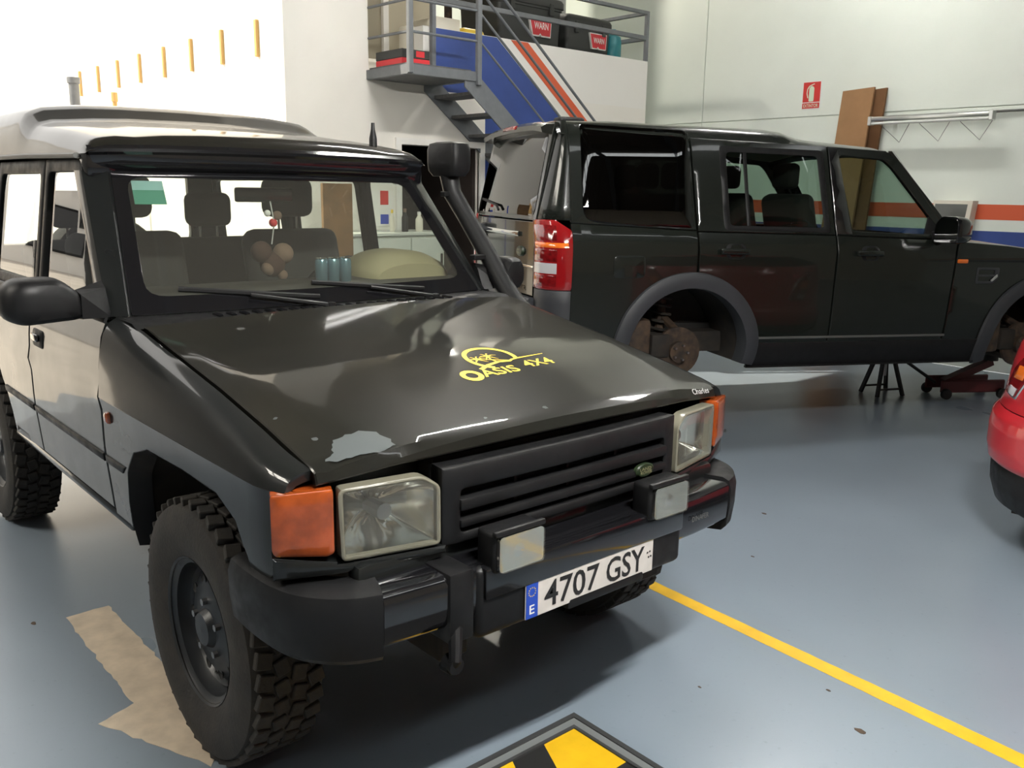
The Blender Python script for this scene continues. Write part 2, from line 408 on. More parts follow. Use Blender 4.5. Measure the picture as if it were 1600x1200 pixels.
# office block: front wall (with the dark doorway), parapet, tall white return
wb = thing('wall_back', 'office block wall', 'wall'); del wb['label']; del wb['category']; wb['kind'] = 'structure'

def slab(y0, y1, z0, z1, nm='wall_section', m=WALLW, x0=XW-T, x1=XW): return G().box(x0, x1, y0, y1, z0, z1).build(nm, m, wb, smooth=None)
slab(2.05, 2.89, 0, ZC); slab(2.89, 3.225, 0, 2.66); slab(3.225, 4.19, 2.10, 2.66); slab(4.19, 6.74, 0, 2.66)
slab(3.50, 6.74, 2.66, 3.20, 'parapet', WHITEP)
slab(-7.0, 2.05, 4.9, ZC, 'gate_lintel', DIMW); slab(-7.0, -2.4, 0, 4.9, 'gate_side_wall', DIMW)
def pdecal(nm, pts, m, d=.003):
    G().prism(pts, lambda y, z: (XW, y, z), lambda y, z: (XW+d, y, z)).build(nm, m, wb, smooth=None)
sl = lambda y0, y: 3.20-(y-y0)*.795
def dia(y0, y1, zb=.12):
    L = (3.20-zb)/.795; pts = [(y0, 3.20), (y1, 3.20), (min(y1+L, 6.735), max(zb, sl(y1, 6.735))), (min(y0+L, 6.735), max(zb, sl(y0, 6.735)))]
    if y1+L > 6.735 and y0+L < 6.735: pts.insert(3, (6.735, zb))
    return pts
pdecal('blue_stripe', [(3.64, 3.195), (4.41, 3.195), (6.70, 3.195-.795*2.29), (6.70, .1), (4.27, .1), (4.27, 2.62), (3.64, 2.62)], BLUE)
pdecal('orange_stripe', [(4.60, 3.195), (4.835, 3.195), (6.735, 3.195-.795*1.90), (6.735, 3.195-.795*2.135)], ORANGE)
# door frame
fr = G(); fr.box(XW-.02, XW+.03, 3.165, 3.225, 0, 2.16); fr.box(XW-.02, XW+.03, 4.19, 4.25, 0, 2.16); fr.box(XW-.02, XW+.03, 3.225, 4.19, 2.10, 2.16)
d1o = struct(fr.build('door_1', WHITEP, smooth=None))
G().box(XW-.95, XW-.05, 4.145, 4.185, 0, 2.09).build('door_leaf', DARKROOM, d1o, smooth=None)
# dark room behind the door, mezzanine floor, side walls
struct(G().box(-9.0, XW-T, 2.2, 6.74, 2.52, 2.655).build('floor_upper', CEIL, smooth=None))
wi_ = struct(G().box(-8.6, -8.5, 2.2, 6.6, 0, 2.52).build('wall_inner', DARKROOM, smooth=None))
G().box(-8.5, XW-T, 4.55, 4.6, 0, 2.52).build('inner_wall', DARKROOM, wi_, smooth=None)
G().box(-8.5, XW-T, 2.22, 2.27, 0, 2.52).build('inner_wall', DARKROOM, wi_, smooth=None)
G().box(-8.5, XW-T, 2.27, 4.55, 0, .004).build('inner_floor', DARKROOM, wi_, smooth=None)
struct(G().box(-9.0, XW-T, 6.64, 6.74, 0, 2.52).build('wall_end', WALLW, smooth=None))
wf_ = G().box(-9.15, -9.0, 2.2, 7.8, 0, ZC).build('wall_far', WALL, smooth=None)
struct(wf_)
up = G(); up.box(-7.6, -7.5, 2.25, 4.92, 2.66, ZC)
up_ = struct(up.build('wall_upper', BEIGE, smooth=None))
G().box(-7.49, -7.44, 4.20, 4.27, 2.66, 4.8).build('door_post', WHITEP, up_, smooth=None)
# outdoor side of the block: long sunlit wall with narrow slots
ws = struct(G().box(-22, XW-T, 2.05, 2.2, -.05, 7.0).build('wall_side', OUTW, smooth=None))
for k in range(8):
    x = -6.17-.735*k
    G().rbox(x-.022, x+.022, 2.02, 2.06, 2.81, 3.12, .004, 1).build('slot_frame', SLOT, ws, smooth=None)
struct(G().box(-6.0, 9, -7.2, -7.0, 0, ZC).build('wall_left', DIMW, smooth=None))
struct(G().box(9.0, 9.2, -7.2, 7.8, 0, ZC).build('wall_front', FARW, smooth=None))
# roof: sheet, purlins, translucent daylight strip, unseen fill strips added on the left
ce = struct(G().box(XW-T, 9.2, -7.2, 7.8, ZC, ZC+.1).box(-9.15, XW-T, 2.05, 7.8, ZC, ZC+.1).build('ceiling', ROOFM, smooth=None))
for k in range(13):
    y = -6.6+k*1.15
    G().box(-5.6, 9.0, y-.04, y+.04, ZC-.16, ZC-.004).build('purlin', STEEL, ce, smooth=None)
for n, (x0, x1, ya, yb) in enumerate([(4.5, 5.1, 2, 11), (-4.8, -3.9, 0, 2), (-3.6, -2.7, 0, 2), (-2.4, -1.5, 0, 2)]):  # last three strips are unseen, added to brighten the left floor
    wn = None
    for k in range(ya, yb):
        y0, y1 = -6.6+k*1.15+.05, -6.6+(k+1)*1.15-.05
        g = G(); N = 14; V = []; F = []
        for i in range(N*2+1):
            x = lerp(x0, x1, i/(2*N)); z = ZC-.05+(.02 if i % 2 else -.02); V += [(x, y0, z), (x, y1, z)]
        for i in range(N*2): F.append((2*i, 2*i+1, 2*i+3, 2*i+2))
        g.add(V, F)
        if wn is None: wn = struct(g.build('window_%d' % (n+1), SKYM[min(n, 1)], smooth=None))
        else: g.build('skylight_panel', SKYM[min(n, 1)], wn, smooth=None)
# twin-tube luminaires hung on wires over the bays
def luminaire(loc, rz, label, lit=0):
    t = thing('ceiling_luminaire', label, 'lamp', loc, (0, 0, rz), 'twin tube luminaires hung from the roof')
    G().rbox(-.09, .09, -.66, .66, .03, .09, .01, 2).build('housing', WHITEP, t)
    for s in (-1, 1):
        G().tube([(s*.045, -.60, 0), (s*.045, .60, 0)], .013, 10).build('lamp_tube', TUBEON[lit], t)
        for q in (-1, 1): G().rbox(s*.045-.014, s*.045+.014, q*.61-.012, q*.61+.012, -.014, .035, .003, 1).build('tube_socket', WHITEP, t)
        G().tube([(0, s*.5, .09), (0, s*.5, ZC-loc[2])], .003, 5).build('hanging_wire', NUT, t)
luminaire((1.44, -.2, 3.4), 0, 'lower twin tube luminaire hanging above the front of the black vehicle')
luminaire((-2.7, 6.0, 5.2), PI/2, 'topmost twin tube luminaire hanging near the right wall', 2)
luminaire((-2.5, 2.4, 4.4), 0, 'upper twin tube luminaire hanging between the two dark vehicles', 1)
# ------------------------------------------------------------------ outdoors beyond the open gate
og = struct(G().box(-60, XW-T, -50, 2.05, -.14, -.02).build('outdoor_ground', OUTG, smooth=None))
def house(nm, label, x0, x1, y0, y1, h, m, wins, cat='building'):
    t = thing(nm, label, cat, ((x0+x1)/2, (y0+y1)/2, -.02)); ox, oy = (x0+x1)/2, (y0+y1)/2
    G().box(x0-ox, x1-ox, y0-oy, y1-oy, 0, h).build('wall', m, t, smooth=None)
    G().box(x0-ox-.15, x1-ox+.15, y0-oy-.15, y1-oy+.15, h, h+.25).build('roof_edge', OUTW, t, smooth=None)
    for (y, z, wy, wz) in wins:
        wi = G().box(x1-ox, x1-ox+.05, y-oy-wy/2, y-oy+wy/2, z-wz/2, z+wz/2).build('window', BLK, t, smooth=None)
        G().box(x1-ox+.05, x1-ox+.06, y-oy-wy/2+.06, y-oy+wy/2-.06, z-wz/2+.06, z+wz/2-.06).build('pane', BLKG, wi, smooth=None)
    return t
house('white_building', 'sunlit white building across the yard behind the black vehicle', -30, -24, -22, -4.5, 6.5, OUTW, [(-6.5, 2.2, 1.4, 1.2), (-9.5, 2.2, 1.4, 1.2), (-13, 2.2, 1.4, 1.2)])
house('ochre_building', 'ochre building seen through the rear windows of the black vehicle', -27, -23, -3.2, 1.6, 3.6, OUTB, [(-1.6, 1.8, 1.0, .9)])
tag(G().tube([(-10.5, 1.72, -.02), (-10.5, 1.72, 2.92)], .06, 12).tube([(-10.5, 1.72, 2.88), (-10.5, 1.72, 2.95)], .075, 12).build('yard_post', STEEL), 'plain grey post standing by the sunlit wall', 'post')
tag(G().tube([(-9.3, 1.8, -.02), (-9.3, 1.8, 2.68)], .025, 10).tube([(-9.3, 1.8, 2.6), (-9.3, 1.8, 2.70)], .035, 10).build('marker_pole', SLOT), 'thin ochre pole standing by the sunlit wall', 'post')

# ------------------------------------------------------------------ staircase with landing and rails
st = thing('staircase', 'grey steel staircase with landing and tube railings against office wall', 'staircase', (-5.35, 4.9, 0))
sx, sy = -5.35, 4.9
def SB(g, nm, m): return g.mv(-sx, -sy, 0).build(nm, m, st)
XO, XI = -5.06, -5.68
lg = G(); lg.box(XO-.03, XO+.02, 2.865, 3.62, 2.655, 2.735); lg.box(XW+.0, XO-.03, 2.865, 2.915, 2.655, 2.735); lg.box(XW, XO-.03, 3.57, 3.62, 2.655, 2.735)
SB(lg, 'landing_frame', STEEL)
SB(G().box(XW+.001, XO-.03, 2.90, 3.60, 2.658, 2.755), 'landing_deck', STEELB)
R_, GO = .1712, .2125
for k in range(1, 16):
    z = 2.74-R_*k; y = 3.60+GO*(k-1)
    SB(G().box(XI+.02, XO-.02, y, y+.245, z-.03, z), 'tread', STEELB)
def lineZ(y): return 2.70-(y-3.60)*R_/GO
for x, nm in ((XO, 'stringer'), (XI, 'stringer')):
    pts = [(3.50, 2.74), (3.62, 2.74), (6.98, .03), (6.98, 0.0), (6.80, 0.0), (3.50, 2.60)]
    SB(G().prism(pts, lambda y, z: (x-.008, y, z), lambda y, z: (x+.008, y, z)), nm, STEEL)
def post(x, y, z0, z1): SB(G().rbox(x-.024, x+.024, y-.024, y+.024, z0, z1, .006, 1), 'post', STEEL)
post(-5.04, 2.89, 2.66, 3.85); post(-5.04, 3.645, 2.62, 3.85); post(-5.66, 3.585, 2.66, 3.75)
def rail(a, b, r=.012): SB(G().tube([a, b], r, 8), 'rail', STEEL)
for z in (3.0, 3.26, 3.82):
    rail((-5.04, 2.89, z), (-5.04, 3.645, z)); rail((-5.69, 2.89, z+.01), (-5.04, 2.89, z))
for h, r in ((.95, .014), (.75, .013), (.56, .012), (.32, .010)):
    y0 = 3.645; SB(G().tube([(-5.04, y0, lineZ(y0)+h+.03), (-5.04, 6.9, lineZ(6.9)+h+.03)], r, 8), 'handrail', STEEL)
for y in (5.25, 6.85): post(-5.04, y, lineZ(y)-.05, lineZ(y)+.99)
# parapet railing of the mezzanine
pr = thing('parapet_railing', 'grey tube railing on top of the striped parapet', 'railing', (-5.75, 5.2, 3.2))
def PB(g, nm): return g.mv(5.75, -5.2, -3.2).build(nm, STEEL, pr)
for z, hh in ((3.745, .04), (3.465, .05)):
    PB(G().rbox(-5.77, -5.73, 3.585, 6.775, z-hh/2, z+hh/2, .005, 1), 'rail'); PB(G().rbox(-6.9, -5.73, 6.735, 6.775, z-hh/2, z+hh/2, .005, 1), 'rail')
for x, y in ((-5.75, 6.755), (-6.88, 6.755)): PB(G().rbox(x-.022, x+.022, y-.022, y+.022, 3.2 if x > -6 else 2.66, 3.765, .004, 1), 'post')
# ------------------------------------------------------------------ things on the mezzanine
def crate(y0, y1, x0, x1, z1, label, lab):
    t = thing('lidded_crate', label, 'crate', ((x0+x1)/2, (y0+y1)/2, 2.66), group='black crates on the mezzanine')
    hx, hy, H = (x1-x0)/2, (y1-y0)/2, z1-2.66
    g = G(); secs = []
    for z, k in ((0, .86), (.03, .88), (H-.14, .97), (H-.135, 1.0), (H-.11, 1.0)):
        l = rounded([(-hx*k, -hy*k), (hx*k, -hy*k), (hx*k, hy*k), (-hx*k, hy*k)], .05, 3); secs.append([(p[0], p[1], z) for p in l])
    g.loft(secs, closed=True, caps=True); g.build('body', CRATE, t)
    g = G(); secs = []
    for z, k in ((H-.11, 1.04), (H-.05, 1.04), (H-.02, 1.0), (H, .9)):
        l = rounded([(-hx*k, -hy*k), (hx*k, -hy*k), (hx*k, hy*k), (-hx*k, hy*k)], .06, 3); secs.append([(p[0], p[1], z) for p in l])
    g.loft(secs, closed=True, caps=True); g.build('lid', CRATE, t)
    for yy in (-hy*.6, hy*.6): G().rbox(hx-.005, hx+.022, yy-.03, yy+.03, H-.2, H-.07, .006, 1).build('latch', CRATE, t)
    cy, cz, w = lab
    fx = hx+.012
    g = G(); g.prism([(-.5*w, .30*w), (.5*w, .30*w), (.46*w, -.30*w), (.05*w, -.30*w), (0, -.24*w), (-.05*w, -.30*w), (-.34*w, -.30*w)], lambda y, z: (fx-.05, cy+y, cz+z), lambda y, z: (fx, cy+y, cz+z))
    g.build('label_border', WWHITE, t, smooth=None)
    q = G(); q.prism([(-.45*w, .265*w), (.465*w, .265*w), (.43*w, -.26*w), (.07*w, -.26*w), (0, -.19*w), (-.07*w, -.26*w), (-.31*w, -.26*w)], lambda y, z: (fx, cy+y, cz+z), lambda y, z: (fx+.003, cy+y, cz+z))
    rl = q.build('label_field', WRED, t, smooth=None)
    tgeo('WARN', .62*w, lambda u, v: (fx+.005, cy+u+.03*w, cz+v+.03*w), .21*w, .02).build('lettering', WWHITE, rl, smooth=None)
crate(4.72, 5.68, -6.75, -6.05, 3.78, 'larger black lidded crate with red label behind railing', (.12, .79, .34))
crate(5.74, 6.48, -6.65, -6.05, 3.66, 'smaller black lidded crate with red label by the teal canister', (.13, .74, .29))
g = G(); g.lathe([(0, 0), (.10, 0), (.11, .02), (.11, .78), (.10, .84), (.04, .88), (.04, .93), (0, .93)], 20, 'z')
tag(g.mv(-6.15, 6.60, 2.66).build('canister', TEAL), 'teal canister standing at the end of the mezzanine railing', 'canister')
tag(G().rbox(-7.3, -6.9, 6.2, 6.55, 2.66, 4.9, .02).build('tall_locker', CEIL), 'tall grey locker behind the crates on the mezzanine', 'locker')
t = thing('flat_carton', 'flat red and black carton lying on the stair landing', 'carton', (-5.42, 3.06, 2.756))
G().rbox(-.22, .2, -.13, .17, 0, .055, .004, 1).build('bottom_half', WRED, t); G().rbox(-.22, .2, -.13, .17, .056, .13, .004, 1).build('top_half', CRATE, t)
G().box(.2, .202, .02, .11, .07, .12).build('label', WRED, t, smooth=None)
g = G(); g.rbox(-.2, .2, -.16, .17, 0, .24, .12, 5); tag(g.mv(-6.15, 3.12, 2.66).build('white_drum', CREAM), 'rounded white drum behind the red carton on the landing', 'drum')
tag(G().rbox(-6.05, -5.9, 3.46, 3.54, 2.66, 3.22, .01).build('white_board', CREAM), 'narrow white board standing beside the blue parapet', 'board')
tag(G().rbox(-6.4, -5.95, 3.84, 4.14, 2.66, 3.36, .01).build('white_box', CREAM), 'plain white box behind the blue parapet', 'box')
tag(G().rbox(-6.3, -5.92, 4.15, 4.46, 2.66, 3.30, .06, 3).build('yellow_sack', YBAG), 'yellow sack behind the blue parapet', 'sack')
tag(G().rbox(-6.28, -5.90, 4.47, 4.68, 2.66, 3.245, .01, 1).build('brown_box', CARD), 'small brown carton between yellow sack and black crate', 'box')
tag(G().tube([(-7.0, 4.78, 2.66), (-7.0, 4.78, 5.9)], .045, 12).tube([(-7.0, 4.78, 3.4), (-7.0, 4.78, 3.43)], .06, 12).build('copper_pipe', RUST), 'rust coloured pipe rising behind the white box', 'pipe')
# added lamp, unseen in the upper room, to throw the railing's shadow on the wall
pl = thing('pendant_lamp', 'pendant lamp hanging in the upper room above the crates', 'lamp', (-7.2, 5.6, 5.2))
G().lathe([(.02, .2), (.05, .18), (.2, 0), (.19, 0), (.04, .16)], 20, 'z').build('shade', STEEL, pl); G().tube([(0, 0, .2), (0, 0, .8)], .008, 6).build('cable', BLK, pl)
ld = bpy.data.lights.new('pendant_bulb', 'POINT'); ld.energy = 170; ld.color = (1, .93, .80); ld.shadow_soft_size = .06
lo = bpy.data.objects.new('pendant_bulb', ld); C.objects.link(lo); lo.parent = pl; lo.location = (0, 0, -.06)

# ------------------------------------------------------------------ things on and by the right wall
t = thing('fire_extinguisher_sign', 'red and white fire extinguisher sign on the right wall', 'sign', (-4.03, YW, 2.63))
G().rbox(-.115, .115, -.006, 0, 0, .298, .002, 1).build('plate', WWHITE, t, smooth=None)
G().box(-.105, .105, -.0075, -.006, .075, .288).build('picture_field', SIGNR, t, smooth=None); G().box(-.105, .105, -.0075, -.006, .008, .066).build('text_field', SIGNR, t, smooth=None)
fx = lambda u, v: (u, -.0095, v)
g = G(); l = rounded([(-.03, .082), (.03, .082), (.03, .225), (.012, .245), (-.012, .245), (-.03, .225)], .01, 2); g.prism(l, lambda u, v: (u, -.0075, v), fx)
g.build('cylinder_figure', SIGNG, t, smooth=None)
g = G(); pth = [(-.042, .12), (-.056, .17), (-.052, .215), (-.03, .245), (.0, .258), (.03, .268)]
for a, b in zip(pth, pth[1:]):
    d = Vector((b[0]-a[0], b[1]-a[1])).normalized(); n_ = Vector((-d.y, d.x))*.005
    g.prism([(a[0]-n_.x, a[1]-n_.y), (b[0]-n_.x, b[1]-n_.y), (b[0]+n_.x, b[1]+n_.y), (a[0]+n_.x, a[1]+n_.y)], lambda u, v: (u, -.0075, v), fx)
g.build('hose_figure', SIGNG, t, smooth=None)
tgeo('EXTINTOR', .18, lambda u, v: (u, -.009, v+.037), .036, .01).build('lettering', SIGNG, t, smooth=None)
def sheet(label, x0, x1, yb, yt, h, skew, m):
    g = G(); g.add([(x0-skew, yb, 0), (x1-skew, yb, 0), (x1, yt, h), (x0, yt, h-.02), (x0-skew, yb+.03, 0), (x1-skew, yb+.03, 0), (x1, yt+.03, h), (x0, yt+.03, h-.02)], [(0,3,2,1),(4,5,6,7),(0,1,5,4),(1,2,6,5),(2,3,7,6),(3,0,4,7)])
    return tag(g.build('cardboard_sheet', m, smooth=None), label, 'cardboard', 'tall cardboard sheets leaning on the wall')
sheet('tall brown cardboard sheet in front, leaning on the right wall', -3.585, -3.235, 7.26, 7.47, 2.80, .10, CARD)
sheet('darker cardboard sheet half hidden behind the front sheet', -3.40, -3.13, 7.38, 7.53, 2.79, .10, CARDD)
t = thing('batten_lamp', 'long aluminium batten lamp hung on brackets from the right wall', 'lamp', (-2.6, 7.40, 2.46))
g = G(); g.rbox(-.60, .60, -.035, .035, -.012, .03, .008, 2); g.build('housing', ALU, t)
for s in (-1, 1): G().rbox(s*.60-.02, s*.60+.02, -.04, .04, -.055, .035, .006, 1).build('end_cap', ALU, t)
for s in (-.018, .018): G().tube([(-.58, s, -.034), (.58, s, -.034)], .014, 10).build('lamp_tube', TUBEM, t)
for x in (-.42, 0, .42): G().rbox(x-.012, x+.012, 0, .197, .005, .028, .003, 1).build('bracket', NUT, t)
for x in (-.5, -.1, .3): G().tube([(x, .02, -.05), (x+.14, .17, -.22), (x+.30, .02, -.05)], .0035, 5).build('stay_wire', NUT, t)
t = thing('framed_board', 'pale framed board with dark face on wall behind the green bonnet', 'board', (-2.30, 7.55, 1.30))
g = G(); lo_ = [(-.19, 0), (.16, 0), (.19, .36), (-.19, .36)]; hi_ = [(-.17, .03), (.115, .03), (.145, .325), (-.17, .325)]
g.prism(lo_, lambda u, v: (u, -.08, v), lambda u, v: (u, .05, v)); g.build('case', CREAM, t, smooth=None)
G().prism(hi_, lambda u, v: (u, -.083, v), lambda u, v: (u, -.079, v)).build('dark_face', GREYB, t, smooth=None)
# ------------------------------------------------------------------ cabinet and clutter left of the doorway, seen through the windscreen
t = thing('workshop_cabinet', 'white workshop cabinet against the wall, seen through the windscreen', 'cabinet', (-5.42, 2.80, 0))
G().rbox(-.24, .24, -.62, .56, .06, 1.27, .006, 1).build('body', CAB, t); G().box(-.22, .22, -.60, .54, 0, .06).build('plinth', BLK, t, smooth=None)
G().rbox(-.27, .27, -.65, .6, 1.27, 1.30, .006, 1).build('worktop', CAB, t)
for k in range(3):
    y0 = -.61+k*.39; d = G().rbox(.24, .26, y0+.01, y0+.375, .08, 1.25, .004, 1).build('door', CAB, t); G().rbox(.26, .285, y0+.33, y0+.345, .95, 1.1, .004, 1).build('handle', BLK, d)
def bottle(x, y, h, r, m, mc, label):
    t = thing('bottle', label, 'bottle', (x, y, 1.30), group='bottles on the workshop cabinet')
    G().lathe([(0, 0), (r, 0), (r*1.02, h*.1), (r, h*.62), (r*.45, h*.8), (r*.42, h*.86)], 16, 'z').build('body', m, t); G().lathe([(r*.5, h*.84), (r*.5, h), (0, h)], 14, 'z').build('cap', mc, t)
bottle(-5.3, 2.86, .20, .022, CREAM, YBAG, 'slim pale bottle with yellow cap on the white cabinet')
bottle(-5.3, 3.0, .21, .03, BLK, PLUSH, 'dark bottle with pink cap on the white cabinet')
bottle(-5.3, 3.16, .18, .035, CREAM, WWHITE, 'squat white bottle on the white cabinet')
t = thing('wall_poster', 'white poster with red and blue blocks on wall above cabinet', 'poster', (XW+.002, 3.01, 1.335))
G().box(0, .006, -.18, .13, 0, .33).build('sheet', WHITEP, t, smooth=None); G().box(.006, .008, -.02, .07, .20, .33).build('red_block', SIGNR, t, smooth=None); G().box(.006, .008, -.02, .07, .02, .11).build('blue_block', BLUEP, t, smooth=None)
t = thing('blue_broom', 'blue handled broom leaning against the white cabinet', 'broom', (-5.02, 2.46, 0))
G().tube([(0, 0, .08), (-.12, .06, 1.62)], .014, 8).build('handle', BLUEP, t); G().rbox(-.03, .03, -.12, .12, 0, .10, .01, 2).build('head', BLUEP, t)
tag(G().rbox(-5.09, -5.05, 2.02, 2.30, 0, 1.72, .004, 1).build('wooden_board', WOOD), 'upright brown wooden board beside the white cabinet', 'board')
# ------------------------------------------------------------------ hazard-edged floor plate at the bottom of the picture
t = thing('floor_plate', 'black framed floor plate with yellow and black hazard stripes', 'floor plate', (.35, -.45, 0))
X0, X1, Y0, Y1 = -.205, 1.0, -1.35, .158
ox, oy = .35, -.45
def ring(e0, e1, z0, z1, nm, m):
    g = G()
    a = [(X0+e0, Y0+e0), (X1-e0, Y0+e0), (X1-e0, Y1-e0), (X0+e0, Y1-e0)]; b = [(X0+e1, Y0+e1), (X1-e1, Y0+e1), (X1-e1, Y1-e1), (X0+e1, Y1-e1)]
    for i in range(4):
        k = (i+1) % 4; g.prism([a[i], a[k], b[k], b[i]], lambda x, y: (x-ox, y-oy, z0), lambda x, y: (x-ox, y-oy, z1))
    g.build(nm, m, t, smooth=None)
ring(0, .018, 0, .014, 'rubber_frame', FRAMEM); ring(.018, .046, 0, .010, 'metal_edge', ALUF); ring(.046, .058, 0, .012, 'inner_lip', FRAMEM)
g = G().box(X0+.058-ox, X1-.058-ox, Y0+.058-oy, Y1-.058-oy, 0, .006).build('plate', HAZB, t, smooth=None)
k = 0; y = Y1-.058
while y > Y0+.2:
    pts = [(X0+.058, y), (X0+.058, y-.13), (X0+.058+.22, y-.13-.10), (X0+.058+.22, y-.10 if k else y)]
    G().prism([(p[0]-ox, p[1]-oy) for p in pts], lambda x, yy: (x, yy, .006), lambda x, yy: (x, yy, .0075)).build('hazard_stripe', YELLOW, t, smooth=None)
    y -= .26; k += 1

# ================================================================== BLACK-GREEN OFF-ROADER (foreground)
d1 = thing('offroad_vehicle', 'black green four-wheel-drive estate with yellow bonnet sticker, nearest the camera', 'car')
SW = .985
SIDE1 = [(.50, .825), (.57, .840), (.77, .857), (.80, .860), (.950, .860), (.972, .868), (.992, .868), (1.012, .860), (1.10, .854), (1.18, .842), (1.235, .820), (1.25, .814), (1.775, .738), (1.85, .72)]
def S1(z): return pw(SIDE1, z)
def tap(x): return .026*((x+.32)/.12)**2 if x > -.32 else 0.0
def side1(x, z): return (x, S1(z)-tap(x), z)
HZ = [(-1.50, 1.262), (-1.25, 1.232), (-.68, 1.137), (-.425, 1.086), (-.20, 1.033), (-.10, 1.008)]
def hz(x): return pw(HZ, x)
CR = [(-1.26, .775), (-.9, .735), (-.55, .68), (-.20, .575), (-.1, .55)]
def hoodtop(x, y):
    a = abs(y); c = pw(CR, x); ph = .004+.020*min(1, max(0, (.775-c)/.09)); b = .014
    if a < c: return hz(x)+ph+b*(1-(a/c)**2)
    return hz(x)+ph*max(0.0, (.775-a))/max(.001, .775-c)
def hfront(y): return -.128-.010*abs(y)-.085*abs(y)**3.2
HR = .032
def hood(q, y):
    xr = hfront(y)-HR
    if q <= xr: return (q, y, hoodtop(q, y))
    th = min((q-xr)/HR, 1.36); ex = max(0, (q-xr)-1.36*HR); z0 = hoodtop(xr, y)
    return (xr+HR*math.sin(th)+ex*math.cos(1.36), y, z0-HR*(1-math.cos(th))-ex*math.sin(1.36))
HQ = lambda y: hfront(y)-HR+1.36*HR+.016
def shift(fm, d, sgn=1):
    def f(u, v):
        h = 1e-3; p = Vector(fm(u+h, v))-Vector(fm(u-h, v)); q = Vector(fm(u, v+h))-Vector(fm(u, v-h)); n = p.cross(q).normalized()*sgn
        a = Vector(fm(u, v)); return tuple(a+n*d)
    return f
hl = []
for i in range(25): y = lerp(-.770, .770, i/24); hl.append((HQ(y), y))
hl += [(-1.255, .772), (-1.270, .5), (-1.278, 0), (-1.270, -.5), (-1.255, -.772)]
bonnet = G().panel(hl, hood, g=.030, t=.03, edge=.004).build('bonnet', PAINT1, d1, smooth=28)
# bare primer patch and chips
pp = [(-.175+(a_+.17)*.75, -.62+(b_+.60)*.82) for a_, b_ in [(-.30, -.66), (-.305, -.56), (-.27, -.52), (-.22, -.50), (-.175, -.51), (-.158, -.545), (-.165, -.60), (-.178, -.66), (-.185, -.715), (-.20, -.735), (-.225, -.70), (-.262, -.68)]]
rr = random.Random(5); pl_ = [(a+rr.uniform(-.004, .004), b+rr.uniform(-.004, .004)) for a, b in dens(pp, .015)]
G().panel(pl_, shift(hood, .0008), g=.02, rim=False, edge=.0005).build('bare_primer_patch', PRIMER, bonnet, label='grey patch of bare primer where paint has peeled')
for cx, cy, r in ((-.20, -.235, .006), (-.19, -.02, .009), (-.30, -.70, .008), (-.44, -.735, .006)):
    G().panel([(cx+r*math.cos(i*PI/4)*rr.uniform(.7, 1.3), cy+r*math.sin(i*PI/4)*rr.uniform(.7, 1.3)) for i in range(8)], shift(hood, .0008), g=.01, rim=False, edge=.0002).build('paint_chip', PRIMER, bonnet)
# yellow sticker
dec = shift(hood, .0012)
A0 = -.03
def smap(u, v):   # u to the vehicle's left, v towards the windscreen
    return dec(-.415-v*.88-.04*u, A0-.026+u*.86)
st_ = G()
def ell(cx, cy, rx, ry, wd, a0, a1, n=26, tp=0.0):
    V = []; F = []
    for i in range(n+1):
        a = lerp(a0, a1, i/n); w_ = wd*(1-tp*abs(2*i/n-1))
        for k in (1, -1): V.append(smap(cx+(rx+k*w_/2)*math.cos(a), cy+(ry+k*w_/2)*math.sin(a)))
    for i in range(n): F.append((2*i, 2*i+1, 2*i+3, 2*i+2))
    st_.add(V, F)
def stroke(pts, wd):
    l = dens(pts, .012, closed=False); V = []; F = []
    for i, p in enumerate(l):
        q = l[min(i+1, len(l)-1)]; r = l[max(i-1, 0)]; d = Vector((q[0]-r[0], q[1]-r[1])).normalized(); n_ = Vector((-d.y, d.x)); w_ = wd if not isinstance(wd, tuple) else lerp(wd[0], wd[1], i/(len(l)-1))
        V += [smap(p[0]+n_.x*w_/2, p[1]+n_.y*w_/2), smap(p[0]-n_.x*w_/2, p[1]-n_.y*w_/2)]
    for i in range(len(l)-1): F.append((2*i, 2*i+1, 2*i+3, 2*i+2))
    st_.add(V, F)
ell(-.035, .036, .034, .034, .021, 0, 2*PI, 30)                     # capital O
ell(.155, .150, .105, .098, .019, -.38, PI+1.05, 34)               # sun disc
stroke([(.035, .068), (.09, .092), (.155, .106), (.205, .098), (.225, .108), (.255, .112), (.40, .118)], (.018, .004))
stroke([(.150, .106), (.142, .135), (.150, .165)], .008); stroke([(.21, .104), (.165, .122), (.09, .152)], .005)
for (px, py) in ((.150, .165), (.088, .152)):
    for an in (.2, 1.1, 2.0, 2.9, 3.9, 5.4):
        stroke([(px, py), (px+.026*math.cos(an), py+.026*math.sin(an)), (px+.043*math.cos(an), py+.034*math.sin(an)-.008)], (.010, .002))
sticker = st_.build('sticker', YSTICK, bonnet, smooth=None, label='yellow OASIS 4X4 sticker with sun and palms')
tgeo('ASIS', .178, lambda u, v: smap(u, v), .058, .014, .095, .034).build('lettering', YSTICK, sticker, smooth=None)
tgeo('4X4', .148, lambda u, v: smap(u, v), .058, .014, .308, .052).build('lettering', YSTICK, sticker, smooth=None)
tgeo('Charles', .105, lambda u, v: dec(HQ(.66+u)-.030-v, .675+u), .020, .01).build('lettering', SILV, bonnet, smooth=None, label='silver lettering on the bonnet lip')

